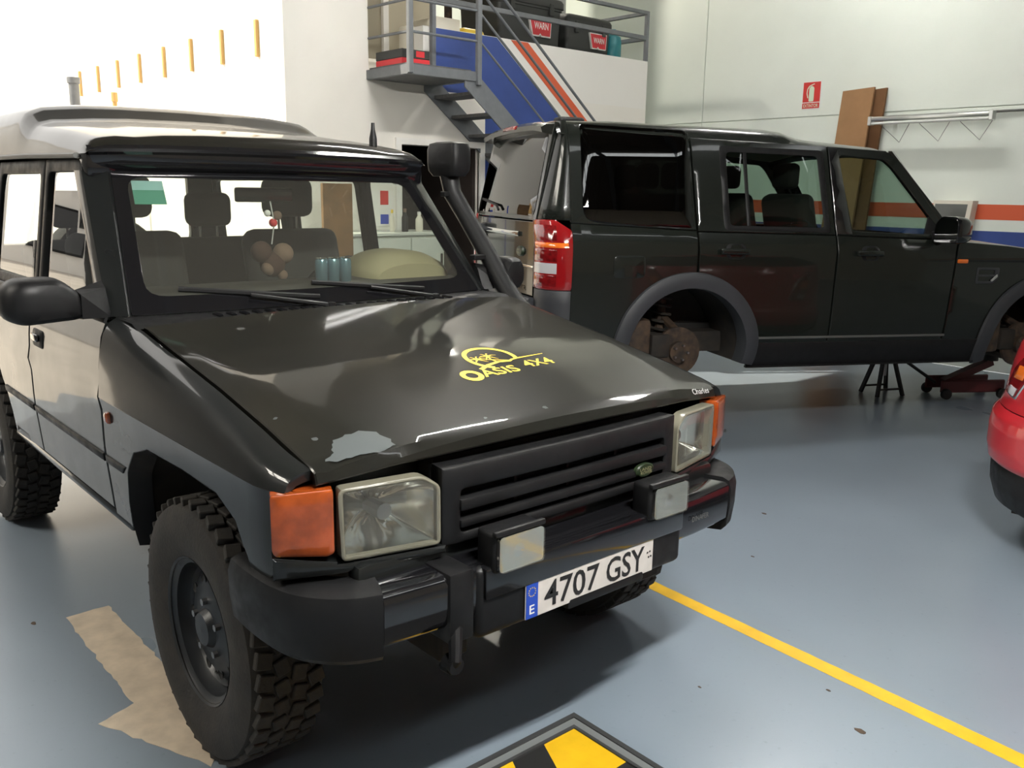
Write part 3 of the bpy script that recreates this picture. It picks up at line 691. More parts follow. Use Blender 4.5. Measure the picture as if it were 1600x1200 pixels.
# wings
AR = [(-1.292, .50), (-1.285, .66), (-1.25, .77), (-1.17, .855), (-1.05, .893), (-.78, .900), (-.54, .893), (-.43, .85), (-.375, .775), (-.35, .70), (-.35, .60)]
wing_l = [(-1.455, .565)]+[(-1.292, .565)]+AR[1:-1]+[(-.35, .70), (-.30, .72), (-.235, .775), (-.216, .80), (-.212, .985), (-1.455, .985)]
for s in (1, -1):
    g = G().panel(rounded(wing_l, .0), side1, g=.045, t=.03, sgn=-1)
    secs = []
    for i in range(30):
        x = lerp(-1.455, -.196, i/29); h = hz(x)-.006
        row = []
        for yy, k in ((.779, 1), (.79, .985), (.815, .93), (.838, .80), (.853, .58), (.861, .33), (.866, .12), (.8685, 0)):
            row.append((x+(0 if x < -.26 else .0), yy-tap(x)*(yy-.70)/.16, lerp(.984, h, k)))
        secs.append(row)
    g.loft(secs)
    g.loft([[(p[0], p[1], p[2]) for p in secs[-1]], [(p[0]-.004, p[1]-.006, p[2]-.025) for p in secs[-1]]])
    gi = G().loft([[p[0] for p in secs], [(p[0][0], p[0][1]-.004, p[0][2]-.03) for p in secs]]); g.merge(gi)
    wg = g.side(s).build('front_wing', PAINT1B, d1, smooth=30)
    # turned-in arch lip and liner
    ap = dens(AR, .05, closed=False)
    lip = G().loft([[(x, S1(z)-.001, z) for x, z in ap], [(x*.97-.02, S1(z)-.07, z*.985) for x, z in ap]]); lip.side(s).build('arch_lip', BLK, wg)
    G().loft([[(x, .80, z+.0) for x, z in ap], [(x, .42, z+.02) for x, z in ap]]).side(s).build('arch_liner', UNDER, wg)
    if s > -2:
        G().rbox(-1.415, -1.375, S1(.925)-.012, S1(.925)+.012, .905, .945, .010, 2).side(s).build('side_repeater', AMBER, wg, label='small amber side repeater')
    for z in (.772,): G().panel([(-1.45, z-.014), (-1.295, z-.014), (-1.262, z+.014), (-1.45, z+.014)], shift(side1, .006, -1), g=.1, t=.006, sgn=-1).side(s).build('rubbing_strip', BLK, wg)
# doors
RA = [(-2.82, .565), (-2.83, .66), (-2.87, .77), (-2.95, .855), (-3.06, .893), (-3.32, .90), (-3.58, .893), (-3.70, .85), (-3.78, .77), (-3.82, .60)]
def ylow(x, z): return side1(x, z)
bay = [('front_door', [(-1.468, .585), (-1.468, 1.232), (-2.352, 1.232), (-2.352, .585)]),
       ('rear_door', [(-2.366, .585), (-2.366, 1.232), (-3.17, 1.232), (-3.17, .897)]+[p for p in RA[::-1] if p[0] > -3.15])]
def win(x, z): return (x, S1(z)-.004, z)
for s in (1, -1):
    for nm, lp in bay:
        d = G().panel(lp, side1, g=.05, t=.03, sgn=-1).side(s).build(nm, PAINT1B, d1, smooth=30)
        x0 = max(p[0] for p in lp); x1 = min(p[0] for p in lp); za, zb = 1.238, 1.770
        if nm == 'front_door': fl = [(x0-.075, za), (x0-.045-.40, zb), (x1, zb), (x1, za)]
        else: fl = [(x0, za), (x0, zb), (x1+.05, zb), (x1, za)]
        cx = sum(p[0] for p in fl)/4; cz = (za+zb)/2
        if area2(fl) < 0: fl = fl[::-1]
        il = rounded(offset(fl, .045 if nm == 'front_door' else .05), .035, 3)
        G().panel(fl, win, holes=[il], g=.07, t=.03, sgn=-1).side(s).build('window_frame', BLK, d)
        G().panel(offset(fl, .035), shift(win, -.008, -1), g=.10, t=.004, edge=.001, sgn=-1).side(s).build('window_glass', SG, d)
        # belt moulding, rubbing strip, handle
        G().panel([(x0, 1.226), (x0, 1.245), (x1, 1.245), (x1, 1.226)], shift(side1, .010, -1), g=.12, t=.012, sgn=-1).side(s).build('belt_moulding', BLK, d)
        xa = x1+.0 if nm == 'front_door' else -2.86
        G().panel([(x0-.005, .758), (x0-.005, .786), (xa+.005, .786), (xa+.005, .758)], shift(side1, .007, -1), g=.12, t=.008, sgn=-1).side(s).build('rubbing_strip', BLK, d)
        xh = x1+.13
        G().panel(rounded([(xh-.07, 1.045), (xh+.07, 1.045), (xh+.07, 1.115), (xh-.07, 1.115)], .012, 2), shift(side1, .004, -1), g=.05, t=.006, sgn=-1).side(s).build('handle_recess', BLK, d)
        G().rbox(xh-.055, xh+.03, S1(1.08)+.004, S1(1.08)+.016, 1.068, 1.098, .006, 2).side(s).build('handle', BLKG, d)
    # sill, rear quarter, pillars, gutter
    G().rbox(-2.84, -1.30, .70, .842, .545, .583, .015, 2).side(s).build('sill', PAINT1B, d1)
    G().panel([(-3.178, .897), (-3.178, 1.232), (-4.30, 1.232), (-4.33, .585), (-3.84, .585)]+[p for p in RA[::-1] if p[0] <= -3.2], side1, g=.07, t=.03, sgn=-1).side(s).build('rear_quarter', PAINT1B, d1)
    G().panel([(-3.178, 1.235), (-4.30, 1.235), (-4.22, 1.77), (-3.13, 1.77)], side1, holes=[rounded([(-3.30, 1.29), (-4.18, 1.29), (-4.12, 1.72), (-3.30, 1.72)], .04, 3)], g=.08, t=.03, sgn=-1).side(s).build('quarter_frame', PAINT1B, d1)
    G().panel([(-3.26, 1.27), (-4.2, 1.27), (-4.14, 1.74), (-3.26, 1.74)], shift(side1, -.01, -1), g=.2, t=.004, edge=.001, sgn=-1).side(s).build('quarter_glass', SG, d1)
    ap = dens(RA, .06, closed=False); G().loft([[(x, .83, z) for x, z in ap], [(x, .45, z) for x, z in ap]]).side(s).build('rear_arch_liner', UNDER, d1)
    G().tube([(-1.90, .748, 1.778), (-2.6, .750, 1.788), (-3.5, .752, 1.79), (-4.25, .75, 1.788)], .013, 8, flat=.8).side(s).build('rain_gutter', GREYT, d1)
# windscreen and A pillars
def wsm(a, b): return (lerp(-1.444, -1.848, b)+.055*(1-a*a), a*lerp(.746, .652, b), lerp(1.247, 1.726, b))
wsl = [(-1, 0), (1, 0), (1, 1), (-1, 1)]
wg_ = G().panel(rounded(wsl, .03, 3), wsm, g=.10, t=.005, edge=.002).build('windscreen', WS, d1)
G().panel(rounded(wsl, .02, 3), shift(wsm, .003), holes=[rounded([(-.925, .115), (.925, .115), (.925, .955), (-.925, .955)], .10, 4)], g=.08, t=.003, edge=.001).build('windscreen_border', BLKG, wg_)
G().panel([(-.90, .77), (-.735, .77), (-.735, .875), (-.90, .875)], shift(wsm, -.010), g=.1, t=.001, edge=.0005).build('sticker', STK2, wg_)
G().panel([(-.90, .875), (-.735, .875), (-.735, .945), (-.90, .945)], shift(wsm, -.010), g=.1, t=.001, edge=.0005).build('sticker', STK1, wg_)
for s in (1, -1):
    secs = []
    for i in range(12):
        b = i/11; W_ = wsm(1, b); z = W_[2]
        secs.append([(W_[0]-.004, W_[1]-.004, z), (W_[0]+.006, W_[1]+.012, z), (W_[0]-.006, W_[1]+.036, z), (W_[0]-.035, S1(z)-.004, z), (W_[0]-.075, S1(z)+.001, z), (W_[0]-.115, S1(z)-.002, z), (W_[0]-.115, S1(z)-.05, z)])
    G().loft(secs).side(s).build('windscreen_pillar', PAINT1B, d1)
for s in (1, -1): G().rbox(-1.96, -1.842, .62, .735, 1.70, 1.80, .02, 2).side(s).build('pillar_top', BLKG, d1)
# scuttle between bonnet and windscreen
secs = []
for i in range(21):
    y = lerp(-.79, .79, i/20); e = .055*(1-(y/.746)**2)
    secs.append([(-1.272, y, hoodtop(-1.272, max(-.77, min(.77, y)))-.012), (-1.31, y, 1.235+.006), (-1.40+e*.6, y, 1.243), (-1.462+e, y, 1.246)])
G().loft(secs).build('scuttle_panel', BLK, d1)
g = G()
for i in range(22): y = -.5+i*.047; g.rbox(-1.385+.03*(1-(y/.7)**2), -1.33+.03*(1-(y/.7)**2), y, y+.02, 1.240, 1.2485, .003, 1)
g.build('scuttle_vents', BLKG, d1)
# wipers
for n_, (a_, bb, tip) in enumerate([((.62, -.035), .13, (-.10, .15)), ((-.05, -.035), .13, (-.78, .15))]):
    p0 = Vector(shift(wsm, .022)(a_[0], a_[1])); p1 = Vector(shift(wsm, .022)(lerp(a_[0], tip[0], .55), .075)); p2 = Vector(shift(wsm, .018)(tip[0], tip[1]))
    wi = G().tube([p0, p1], [.009, .006], 6).lathe([(0, -.01), (.016, -.01), (.016, .012), (0, .015)], 12, 'z')
    g2 = G().lathe([(0, -.012), (.016, -.012), (.016, .010), (0, .014)], 12, 'z').mv(*p0)
    wo = G().tube([p0, p1], [.009, .006], 6).merge(g2).build('wiper_arm', BLK, d1)
    q0 = shift(wsm, .010)(lerp(a_[0], tip[0], .05), .045); q1 = shift(wsm, .014)(lerp(a_[0], tip[0], .5), .09); q2 = shift(wsm, .010)(tip[0], tip[1])
    G().tube([q0, q1, q2], .006, 6, flat=1.6).build('wiper_blade', BLK, wo)
# roof with step, front visor ridges
ZCt = [(-4.45, 1.98), (-4.38, 2.03), (-4.2, 2.05), (-2.92, 2.045), (-2.80, 2.032), (-2.70, 1.985), (-2.64, 1.958), (-2.2, 1.918), (-1.92, 1.878), (-1.875, 1.868), (-1.845, 1.846), (-1.83, 1.815)]
def roofpt(x, y):
    zc = pw(ZCt, x); a = abs(y); zs = 1.785
    prof = [(0, 0), (.30, -.004), (.48, -.012), (.58, -.024), (.64, -.042), (.685, -.075), (.712, -.115)]
    k = (zc-zs)/.165
    d = pw(prof, a)
    if a > .55: d = pw([(.55, -.014), (.64, -.014-.08*(zc-zs)), (.69, -.014-.20*(zc-zs)), (.715, -.45*(zc-zs)-.005), (.731, -.8*(zc-zs)), (.738, -(zc-zs))], a)
    xx = x+(.05*(1-(y/.735)**2))*min(1, max(0, (x+2.3)/.4))
    # recessed lip in front of the raised rear roof
    return (xx, y, zc+d)
ys = [-.738, -.733, -.722, -.705, -.685, -.66, -.62, -.55, -.45, -.3, -.15, 0, .15, .3, .45, .55, .62, .66, .685, .705, .722, .733, .738]
xs = [-4.45, -4.38, -4.2, -3.6, -3.1, -2.95, -2.88, -2.83, -2.80, -2.76, -2.72, -2.68, -2.65, -2.62, -2.5, -2.3, -2.1, -1.95, -1.90, -1.875, -1.86, -1.845, -1.837, -1.83]
G().loft([[roofpt(x, y) for y in ys] for x in xs]).build('roof', PAINT1, d1, smooth=40)
secs = []
for i in range(25):
    y = lerp(-1, 1, i/24); row = []
    for z, x, hw in ((1.818, -1.832, .728), (1.805, -1.816, .728), (1.793, -1.812, .727), (1.783, -1.822, .722), (1.760, -1.822, .712), (1.745, -1.826, .695), (1.728, -1.842, .68), (1.715, -1.86, .67)):
        yy = y*hw; cy_ = (1-y*y); row.append((x+.052*cy_-.02*abs(y)**8, yy, z+.008*cy_-.004*abs(y)**8))
    secs.append(row)
G().loft(secs).build('windscreen_header', BLKG, d1, smooth=30)
G().tube([(-2.02, .58, 1.84), (-2.02, .58, 1.905), (-2.02, .58, 1.945), (-2.02, .58, 1.975)], [.020, .018, .010, .008], 10).build('aerial_stub', BLK, d1)
# rear end
def rearm(y, z): return (-4.34+(.10*max(0, z-1.2)/.6), y, z)
G().panel([(-.79, .60), (.79, .60), (.80, 1.24), (.72, 1.80), (.55, 1.96), (-.55, 1.96), (-.72, 1.80), (-.80, 1.24)], rearm, holes=[rounded([(-.60, 1.33), (.60, 1.33), (.56, 1.78), (-.56, 1.78)], .05, 3)], g=.12, t=.04, sgn=-1).build('tailgate', PAINT1B, d1)
G().panel([(-.62, 1.31), (.62, 1.31), (.58, 1.80), (-.58, 1.80)], shift(rearm, -.01, -1), g=.2, t=.004, edge=.001, sgn=-1).build('rear_glass', SG, d1)
G().rbox(-4.50, -4.34, -.86, .86, .58, .74, .03, 2).build('rear_bumper', BLK, d1)
# floor pan, engine bay block, chassis
u = G().box(-4.30, -.30, -.40, .40, .50, .64); u.box(-2.80, -1.30, -.80, .80, .56, .66); u.box(-4.3, -3.85, -.78, .78, .56, .66)
u.build('floor_pan', UNDER, d1, smooth=None)
G().box(-1.28, -.22, -.40, .40, .62, .98).build('engine_bay', UNDER, d1, smooth=None)
G().box(-1.50, -1.30, -.80, .80, .60, 1.225).build('bulkhead', INT, d1, smooth=None)
for s in (1, -1): G().rbox(-4.2, -.12, s*.40-.05, s*.40+.05, .44, .54, .01, 1).build('chassis_rail', UNDER, d1)
for x in (-.784, -3.324): G().tube([(x, -.66, .40), (x, .66, .40)], .05, 12).build('axle', UNDER, d1)
# ---- front: lamps, grille, valance
XF = [(0, -.082), (.40, -.090), (.467, -.100), (.724, -.152), (.865, -.212), (.95, -.25)]
def front(y, z): return (pw(XF, abs(y)), y, z)
for s in (1, -1):
    o = [(.466, .797), (.722, .800), (.726, .982), (.515, .986), (.467, .955)]
    if s < 0: o = [(-a, b) for a, b in o][::-1]
    o = rounded(o, .016, 3)
    lp = G().panel(o, shift(front, .012), holes=[rounded(offset(o, .010), 0)], g=.05, t=.04, edge=.004).build('headlamp', LENSRIM, d1, label='square headlamp with yellowed lens edge')
    ins = offset(o, .009)
    G().panel(ins, shift(front, .016), g=.04, t=.004, edge=.003).build('lens', LENS, lp)
    cy_ = sum(p[0] for p in o)/len(o); cz_ = .885
    rows = []; ring_ = dens(ins, .018)
    for k, dp in ((.99, -.006), (.96, -.022), (.88, -.045), (.74, -.070), (.58, -.090), (.42, -.105), (.26, -.115), (.12, -.118)):
        rows.append([tuple(Vector(front(lerp(cy_, p_[0], k), lerp(cz_, p_[1], k)))+Vector((dp+.004*math.sin(p_[0]*150)*(1-k)*2.2, 0, .0))) for p_ in ring_])
    G().loft([r+[r[0]] for r in rows]).build('reflector', REFL, lp, smooth=60)
    xb = pw(XF, abs(cy_))
    G().tube([(xb-.13, cy_, cz_), (xb-.055, cy_, cz_)], .022, 10).build('bulb_shield', NUT, lp)
    o = [(.736, .828), (.750, .820), (.862, .832), (.868, .845), (.868, .982), (.736, .986)]
    if s < 0: o = [(-a, b) for a, b in o][::-1]
    ind = G().panel(rounded(o, .006, 2), shift(front, .016), g=.03, t=.06, edge=.006).build('indicator', AMBER, d1, label='amber corner indicator')
    G().lathe([(.001, 0), (.022, .004), (.03, .012)], 14, 'x').mv(-.205, s*.80, .895).build('indicator_bulb', AMBERB, ind)
    G().panel([(s*p[0], p[1]) for p in ([(.45, .770), (.868, .770), (.868, .826), (.73, .80), (.73, .794), (.45, .790)] if s > 0 else [(.45, .790), (.73, .794), (.73, .80), (.868, .826), (.868, .770), (.45, .770)])], shift(front, .010), g=.05, t=.05, edge=.006).build('lamp_valance', PAINT1B, d1)
    G().panel([(s*.80, .765), (s*.80, .985), (s*.44, .985), (s*.44, .765)], shift(front, -.17), g=.1, t=.01).build('lamp_surround', BLK, d1)
gr = G().panel([(-.458, .785), (.458, .785), (.458, .992), (-.458, .992)], shift(front, .004), holes=[rounded([(-.405, .812), (.405, .812), (.405, .930), (-.405, .930)], .012, 2)], g=.05, t=.06, edge=.006).build('grille', BLK, d1)
for z, dz in ((.888, .017), (.838, .012)):
    G().rbox(-.125, -.080, -.41, .41, z-dz, z+dz, .008, 2).build('slat', BLK, gr)
G().box(-.17, -.16, -.45, .45, .78, .985).build('grille_backing', INT, gr, smooth=None)
for y in (-.2, 0.0, .2): G().box(-.15, -.11, y-.005, y+.005, .81, .95).build('rib', BLK, gr, smooth=None)
bd = G().lathe([(0, .014), (.85, .013), (1, .006), (1, -.01)], 24, 'x'); bd.V = [(x*.6, y*.042, z*.022) for x, y, z in bd.V]
bd = bd.mv(-.082, .302, .845).build('badge', GREENB, gr, label='small oval green and gold badge')
tgeo('LAND', .052, lambda u_, v_: (-.0725, .300+u_, .851+v_), .010, .01).build('lettering', GOLDB, bd, smooth=None)
tgeo('ROVER', .052, lambda u_, v_: (-.0725, .304+u_, .839+v_), .010, .01).build('lettering', GOLDB, bd, smooth=None)
# lower valance behind the bumper
G().rbox(-.17, -.11, -.70, .70, .70, .79, .02, 2).build('front_valance', PAINT1B, d1)
# ---- bumper
path = [(-.455, .862), (-.36, .868), (-.25, .864), (-.17, .845), (-.11, .808), (-.06, .750), (-.035, .68), (-.02, .5), (-.015, .25), (-.015, 0)]
path = path+[(x, -y) for x, y in path[::-1][1:]]
def chaikin(l, k=2):
    for _ in range(k):
        o = [l[0]]
        for a, b in zip(l, l[1:]): o += [(lerp(a[0], b[0], .25), lerp(a[1], b[1], .25)), (lerp(a[0], b[0], .75), lerp(a[1], b[1], .75))]
        l = o+[l[-1]]
    return l
def sweep(pth, sec):
    rows = []
    for i, p in enumerate(pth):
        a = Vector(pth[max(i-1, 0)]); b = Vector(pth[min(i+1, len(pth)-1)]); t = (b-a).normalized(); n_ = Vector((-t.y, t.x))
        if n_.dot(Vector(p)-Vector((-1, 0))) < 0: n_ = -n_
        rows.append([(p[0]+n_.x*o, p[1]+n_.y*o, z) for o, z in sec])
    return G().loft(rows, closed=True, caps=True)
sec = [(-.07, .605), (-.005, .605), (.006, .618), (.008, .66), (.008, .722), (.0, .738), (-.012, .744), (-.10, .746), (-.10, .70)]
bp_ = sweep(dens([p for p in path if abs(p[1]) <= .69], .05, closed=False), sec).build('front_bumper', BLKG, d1, smooth=40)
sec2 = [(-.06, .565), (-.012, .568), (.004, .585), (.012, .65), (.013, .715), (.004, .744), (-.018, .754), (-.10, .754)]
for s in (1, -1):
    e = [(x, abs(y)) for x, y in path[:10] if abs(y) >= .67]; e = rounded([(e[0][0], e[0][1])]+e[1:-1]+[e[-1]], 0)
    sweep(chaikin(e, 3), sec2).side(s).build('bumper_end', BLK, bp_)
# winch tray with plate
tr = G().rbox(-.20, .0, -.42, .405, .545, .742, .022, 3).build('winch_tray', BLK, d1)
G().rbox(-.14, -.002, -.505, -.425, .56, .752, .012, 2).build('tray_bracket', BLK, tr)
G().rbox(-.06, .010, -.40, .395, .655, .742, .008, 2).build('tray_lip', BLKG, tr)
hk = G().tube([(-.02, -.475, .60), (.0, -.49, .56), (.012, -.50, .53), (.0, -.505, .505), (-.03, -.505, .50)], [.02, .018, .017, .018, .014], 10).build('tow_hook', BLK, tr)
G().tube([(-.02, -.5, .515), (.02, -.5, .515)], .022, 12).build('hook_eye', BLK, hk)
G().rbox(-.04, .008, -.10, .22, .535, .57, .01, 2).build('fairlead', BLK, tr)
tgeo('DINAFER', .085, lambda u_, v_: (pw([(.4, -.004), (.8, -.012)], .5)+.002, .500+u_, .668+v_), .017, .01).build('lettering', GREYT, bp_, smooth=None)
# number plate
pt = G().rbox(.001, .006, -.26, .26, .556, .664, .0025, 1).build('number_plate', PLATEW, d1, label='white number plate 4707 GSY')
G().box(.0062, .0068, -.2585, -.216, .558, .662).build('country_band', PBLUE, pt, smooth=None)
tgeo('4707', .215, lambda u_, v_: (.0072, -.085+u_, .609+v_), .076, .012).build('lettering', PBLK, pt, smooth=None)
tgeo('GSY', .165, lambda u_, v_: (.0072, .135+u_, .609+v_), .076, .012).build('lettering', PBLK, pt, smooth=None)
tgeo('E', .018, lambda u_, v_: (.0074, -.2375+u_, .583+v_), .026, .012).build('lettering', WWHITE, pt, smooth=None)
g = G()
for k in range(12):
    a = k*PI/6; cy_, cz_ = -.2375+.0125*math.cos(a), .633+.0125*math.sin(a); g.prism([(cy_+.0024*(1 if i % 2 == 0 else .4)*math.sin(i*PI/5), cz_+.0024*(1 if i % 2 == 0 else .4)*math.cos(i*PI/5)) for i in range(10)], lambda y, z: (.0066, y, z), lambda y, z: (.0072, y, z))
g.build('star_ring', YSTICK, pt, smooth=None)
g = G()
for y, z in ((.232, .62), (.238, .605), (.248, .606), (.243, .622)): g.rbox(.006, .0074, y-.003, y+.003, z-.003, z+.003, .001, 1)
g.build('plate_marks', PBLK, pt, smooth=None)
# fog lamps
for s in (1, -1):
    y0 = .300*s
    fl = G().rbox(-.055, .022, y0-.083, y0+.083, .724, .836, .014, 3).build('fog_lamp', BLK, d1, label='small rectangular auxiliary lamp')
    G().rbox(.012, .030, y0-.086, y0+.086, .826, .842, .005, 2).build('lamp_hood', BLK, fl)
    o = rounded([(y0-.075, .732), (y0+.075, .732), (y0+.075, .826), (y0-.075, .826)], .012, 3)
    G().prism(o, lambda y, z: (.0225, y, z), lambda y, z: (.024+1.2*((y-y0)**2+(z-.78)**2), y, z)).build('reflector', REFL, fl, smooth=None)
    G().prism(o, lambda y, z: (.034, y, z), lambda y, z: (.038, y, z)).build('lens', LENS, fl, smooth=None)
    G().lathe([(0, .010), (.02, .008), (.028, 0)], 12, 'x').mv(.024, y0-.01, .78).build('bulb', CHROME, fl)
    G().rbox(-.05, -.02, y0-.02, y0+.02, .70, .73, .005, 1).build('mount', BLK, fl)
# ---- wheels
def tyre(r=.40, w_=.235, rr_=.215):
    h = w_/2
    p = [(rr_, -h*.80), (rr_+.015, -h*.86), (r*.70, -h*1.0), (r*.85, -h*.99), (r*.93, -h*.90), (r-.022, -h*.80), (r-.012, -h*.5), (r-.012, 0)]
    return p+[(a, -b) for a, b in p[::-1][1:]]
def wheel(x, s, steer=0.0):
    t = G().lathe(tyre(), 56, 'y'); cy_ = .742*s
    m_ = Matrix.Translation((x, cy_, .40)) @ Matrix.Rotation(steer, 4, 'Z')
    w_ = t.tf(m_).build('wheel', RUB, d1, smooth=40)
    tg = G(); N = 40
    for i in range(N):
        for k, (yy, ln, wd) in enumerate(((-.074, .046, .046), (-.025, .042, .046), (.025, .042, .046), (.074, .046, .046))):
            b = G().rbox(-wd/2, wd/2, -ln/2, ln/2, -.016, .006, .003, 1); b.rot(.25*(1 if k % 2 else -1), 'Z'); b.mv(0, yy, .391)
            b.rot(2*PI*(i+(.5 if k % 2 else 0))/N, 'Y'); tg.merge(b)
    tg.tf(m_).build('tread', RUB, w_)
    sd = s
    rim = G().lathe([(.217, .095*sd), (.223, .100*sd), (.217, .090*sd), (.200, .080*sd), (.197, .05*sd), (.188, .035*sd), (.182, .045*sd), (.172, .030*sd), (.155, .042*sd), (.13, .055*sd), (.10, .058*sd), (.085, .064*sd), (.06, .066*sd), (.048, .085*sd), (.0, .088*sd)], 40, 'y').tf(m_).build('rim', RIMM, w_, smooth=30)
    for i in range(5):
        a = 2*PI*i/5+.4; G().tube([(.082*math.cos(a), .055*sd, .082*math.sin(a)), (.082*math.cos(a), .078*sd, .082*math.sin(a))], .011, 6).tf(m_).build('wheel_nut', NUT, rim)
    for i in range(10):
        a = 2*PI*i/10; G().lathe([(.018, 0), (.014, -.004*sd), (0, -.006*sd)], 10, 'y').mv(.142*math.cos(a), .054*sd, .142*math.sin(a)).tf(m_).build('vent_hole', INT, rim)
    return w_
for x in (-.784, -3.324):
    for s in (1, -1): wheel(x, s)
sp = G().lathe(tyre(.385), 40, 'x').mv(-4.56, .12, 1.12).build('spare_wheel', RUB, d1, smooth=40)
# ---- door mirrors
for s in (1, -1):
    prof = rounded([(.885, 1.245), (1.075, 1.235), (1.125, 1.265), (1.125, 1.345), (1.085, 1.385), (.955, 1.385), (.885, 1.325)], .03, 4)
    cy_, cz_ = 1.0, 1.31
    secs = []
    for x, k in ((-1.555, .97), (-1.52, 1.0), (-1.475, .98), (-1.445, .90), (-1.428, .74), (-1.422, .4)):
        secs.append([(x+.02*(p[0]-1.0), lerp(cy_, p[0], k), lerp(cz_, p[1], k)) for p in prof])
    if s > 0: secs = [[(x, .885+(y-.885)*.55, z) for x, y, z in q] for q in secs]; prof = [(.885+(a-.885)*.55, b) for a, b in prof]; cy_ = .95
    mo = G().loft(secs, closed=True, caps=True).side(s).build('door_mirror', BLK, d1, smooth=40)
    G().prism([(lerp(cy_, p[0], .90), lerp(cz_, p[1], .88)) for p in prof], lambda y, z: (-1.557+.02*(y-1), y, z), lambda y, z: (-1.560+.02*(y-1), y, z)).side(s).build('mirror_glass', CHROME, mo)
    G().loft([[(-1.50, .90, 1.245), (-1.44, .90, 1.25), (-1.44, .90, 1.33), (-1.50, .90, 1.34)], [(-1.545, .80, 1.245), (-1.475, .80, 1.245), (-1.52, .80, 1.34), (-1.56, .80, 1.36)]], closed=True, caps=True).side(s).build('mirror_arm', BLK, mo)
# ---- snorkel on the left pillar
pth = [(-1.10, .868, 1.085), (-1.22, .880, 1.12), (-1.34, .885, 1.18), (-1.42, .880, 1.255), (-1.52, .868, 1.385), (-1.66, .845, 1.56), (-1.74, .830, 1.66), (-1.765, .828, 1.74), (-1.765, .828, 1.80)]
sn = G().tube(pth, [.035, .044, .046, .044, .042, .040, .042, .044, .046], 14).build('snorkel', BLK, d1, smooth=50)
hd = G(); secs = []
for z, k in ((1.74, .75), (1.765, .95), (1.80, 1.0), (1.86, 1.0), (1.885, .90), (1.893, .6)):
    secs.append([(-1.765+p[0]*k, .828+p[1]*k, z) for p in rounded([(-.115, -.055), (.105, -.055), (.105, .055), (-.115, .055)], .03, 3)])
hd.loft(secs, closed=True, caps=True).build('intake_head', BLK, sn, smooth=40)
for q in (4, 6): G().rbox(pth[q][0]-.02, pth[q][0]+.02, .77, pth[q][1], pth[q][2]-.012, pth[q][2]+.012, .004, 1).build('bracket', BLK, sn)
# ---- cabin
cb = G().box(-4.2, -1.5, -.76, .76, .66, .72).build('cabin_floor', INT, d1, smooth=None)
prof = [(-1.50, 1.232), (-1.62, 1.298), (-1.80, 1.305), (-1.90, 1.27), (-1.92, 1.15), (-1.88, .95), (-1.5, .8)]
da = G().prism(prof, lambda x, z: (x, -.74, z), lambda x, z: (x, .74, z)).build('dashboard', DASH, d1)
secs = []
for x, k in ((-1.63, .55), (-1.68, .85), (-1.75, 1.0), (-1.88, 1.0), (-1.90, .9)):
    secs.append([(x, .535+.225*math.cos(a)*(.6+.4*k), 1.295+.118*k*max(0, math.sin(a))**.8) for a in [PI*i/16 for i in range(17)]])
G().loft(secs, caps=True).build('instrument_cowl', BINN, da, smooth=50)
sw = G(); 
tor = [(.19*math.cos(a), .19*math.sin(a), 0) for a in [2*PI*i/28 for i in range(29)]]
sw.tube(tor, .014, 8, cap=False); sw.tube([(-.18, 0, 0), (.18, 0, 0)], .014, 6); sw.tube([(0, 0, 0), (0, -.18, 0)], .014, 6); sw.tube([(0, 0, -.02), (0, 0, .02)], .05, 12)
sw.tf(Matrix.Translation((-2.02, .38, 1.20)) @ Matrix.Rotation(math.radians(-62), 4, 'Y') @ Matrix.Rotation(PI/2, 4, 'Z')).build('steering_wheel', BLK, d1, smooth=50)
def seat(x, y, w_=.50, nm='front_seat', hr=True, top=1.50):
    b = G().rbox(x-.25, x+.27, y-w_/2, y+w_/2, .93, 1.06, .05, 3).build(nm, SEAT, d1)
    k = G().rbox(-.07, .07, -w_/2, w_/2, 0, top-1.0, .06, 3).rot(math.radians(-14), 'Y').mv(x-.25, y, .99); k.build('backrest', SEAT, b)
    if hr:
        hw = .13
        for yy in ([0] if w_ < .8 else [-.35, .35]):
            h_ = G().rbox(-.05, .05, yy-hw, yy+hw, 0, .19, .045, 3).mv(x-.25-.125, y, top+.035).build('headrest', SEAT, b)
            G().tube([(x-.375, y+yy-.05, top-.06), (x-.375, y+yy-.05, top+.06)], .006, 6).tube([(x-.375, y+yy+.05, top-.06), (x-.375, y+yy+.05, top+.06)], .006, 6).build('headrest_rods', NUT, b)
    return b
seat(-2.16, .40); seat(-2.16, -.40); seat(-3.02, 0, 1.25, 'rear_seat', True, 1.42)
G().rbox(-1.975, -1.955, -.13, .13, 1.615, 1.675, .012, 2).build('rear_view_mirror', BLKG, d1)
G().loft([[(x, y, roofpt(x, y)[2]-.03) for y in (-.68, -.4, 0, .4, .68)] for x in (-1.95, -2.3, -2.6, -2.8, -3.4, -4.3)]).build('headliner', HEADL, d1)
for s in (1, -1): G().rbox(-2.02, -1.91, s*.36-.22, s*.36+.22, 1.725, 1.745, .008, 2).build('sun_visor', HEADL, d1)
for s in (1, -1): G().box(-4.25, -1.55, s*.775-.012, s*.775+.012, .72, 1.225).build('door_trim', INT, d1, smooth=None)
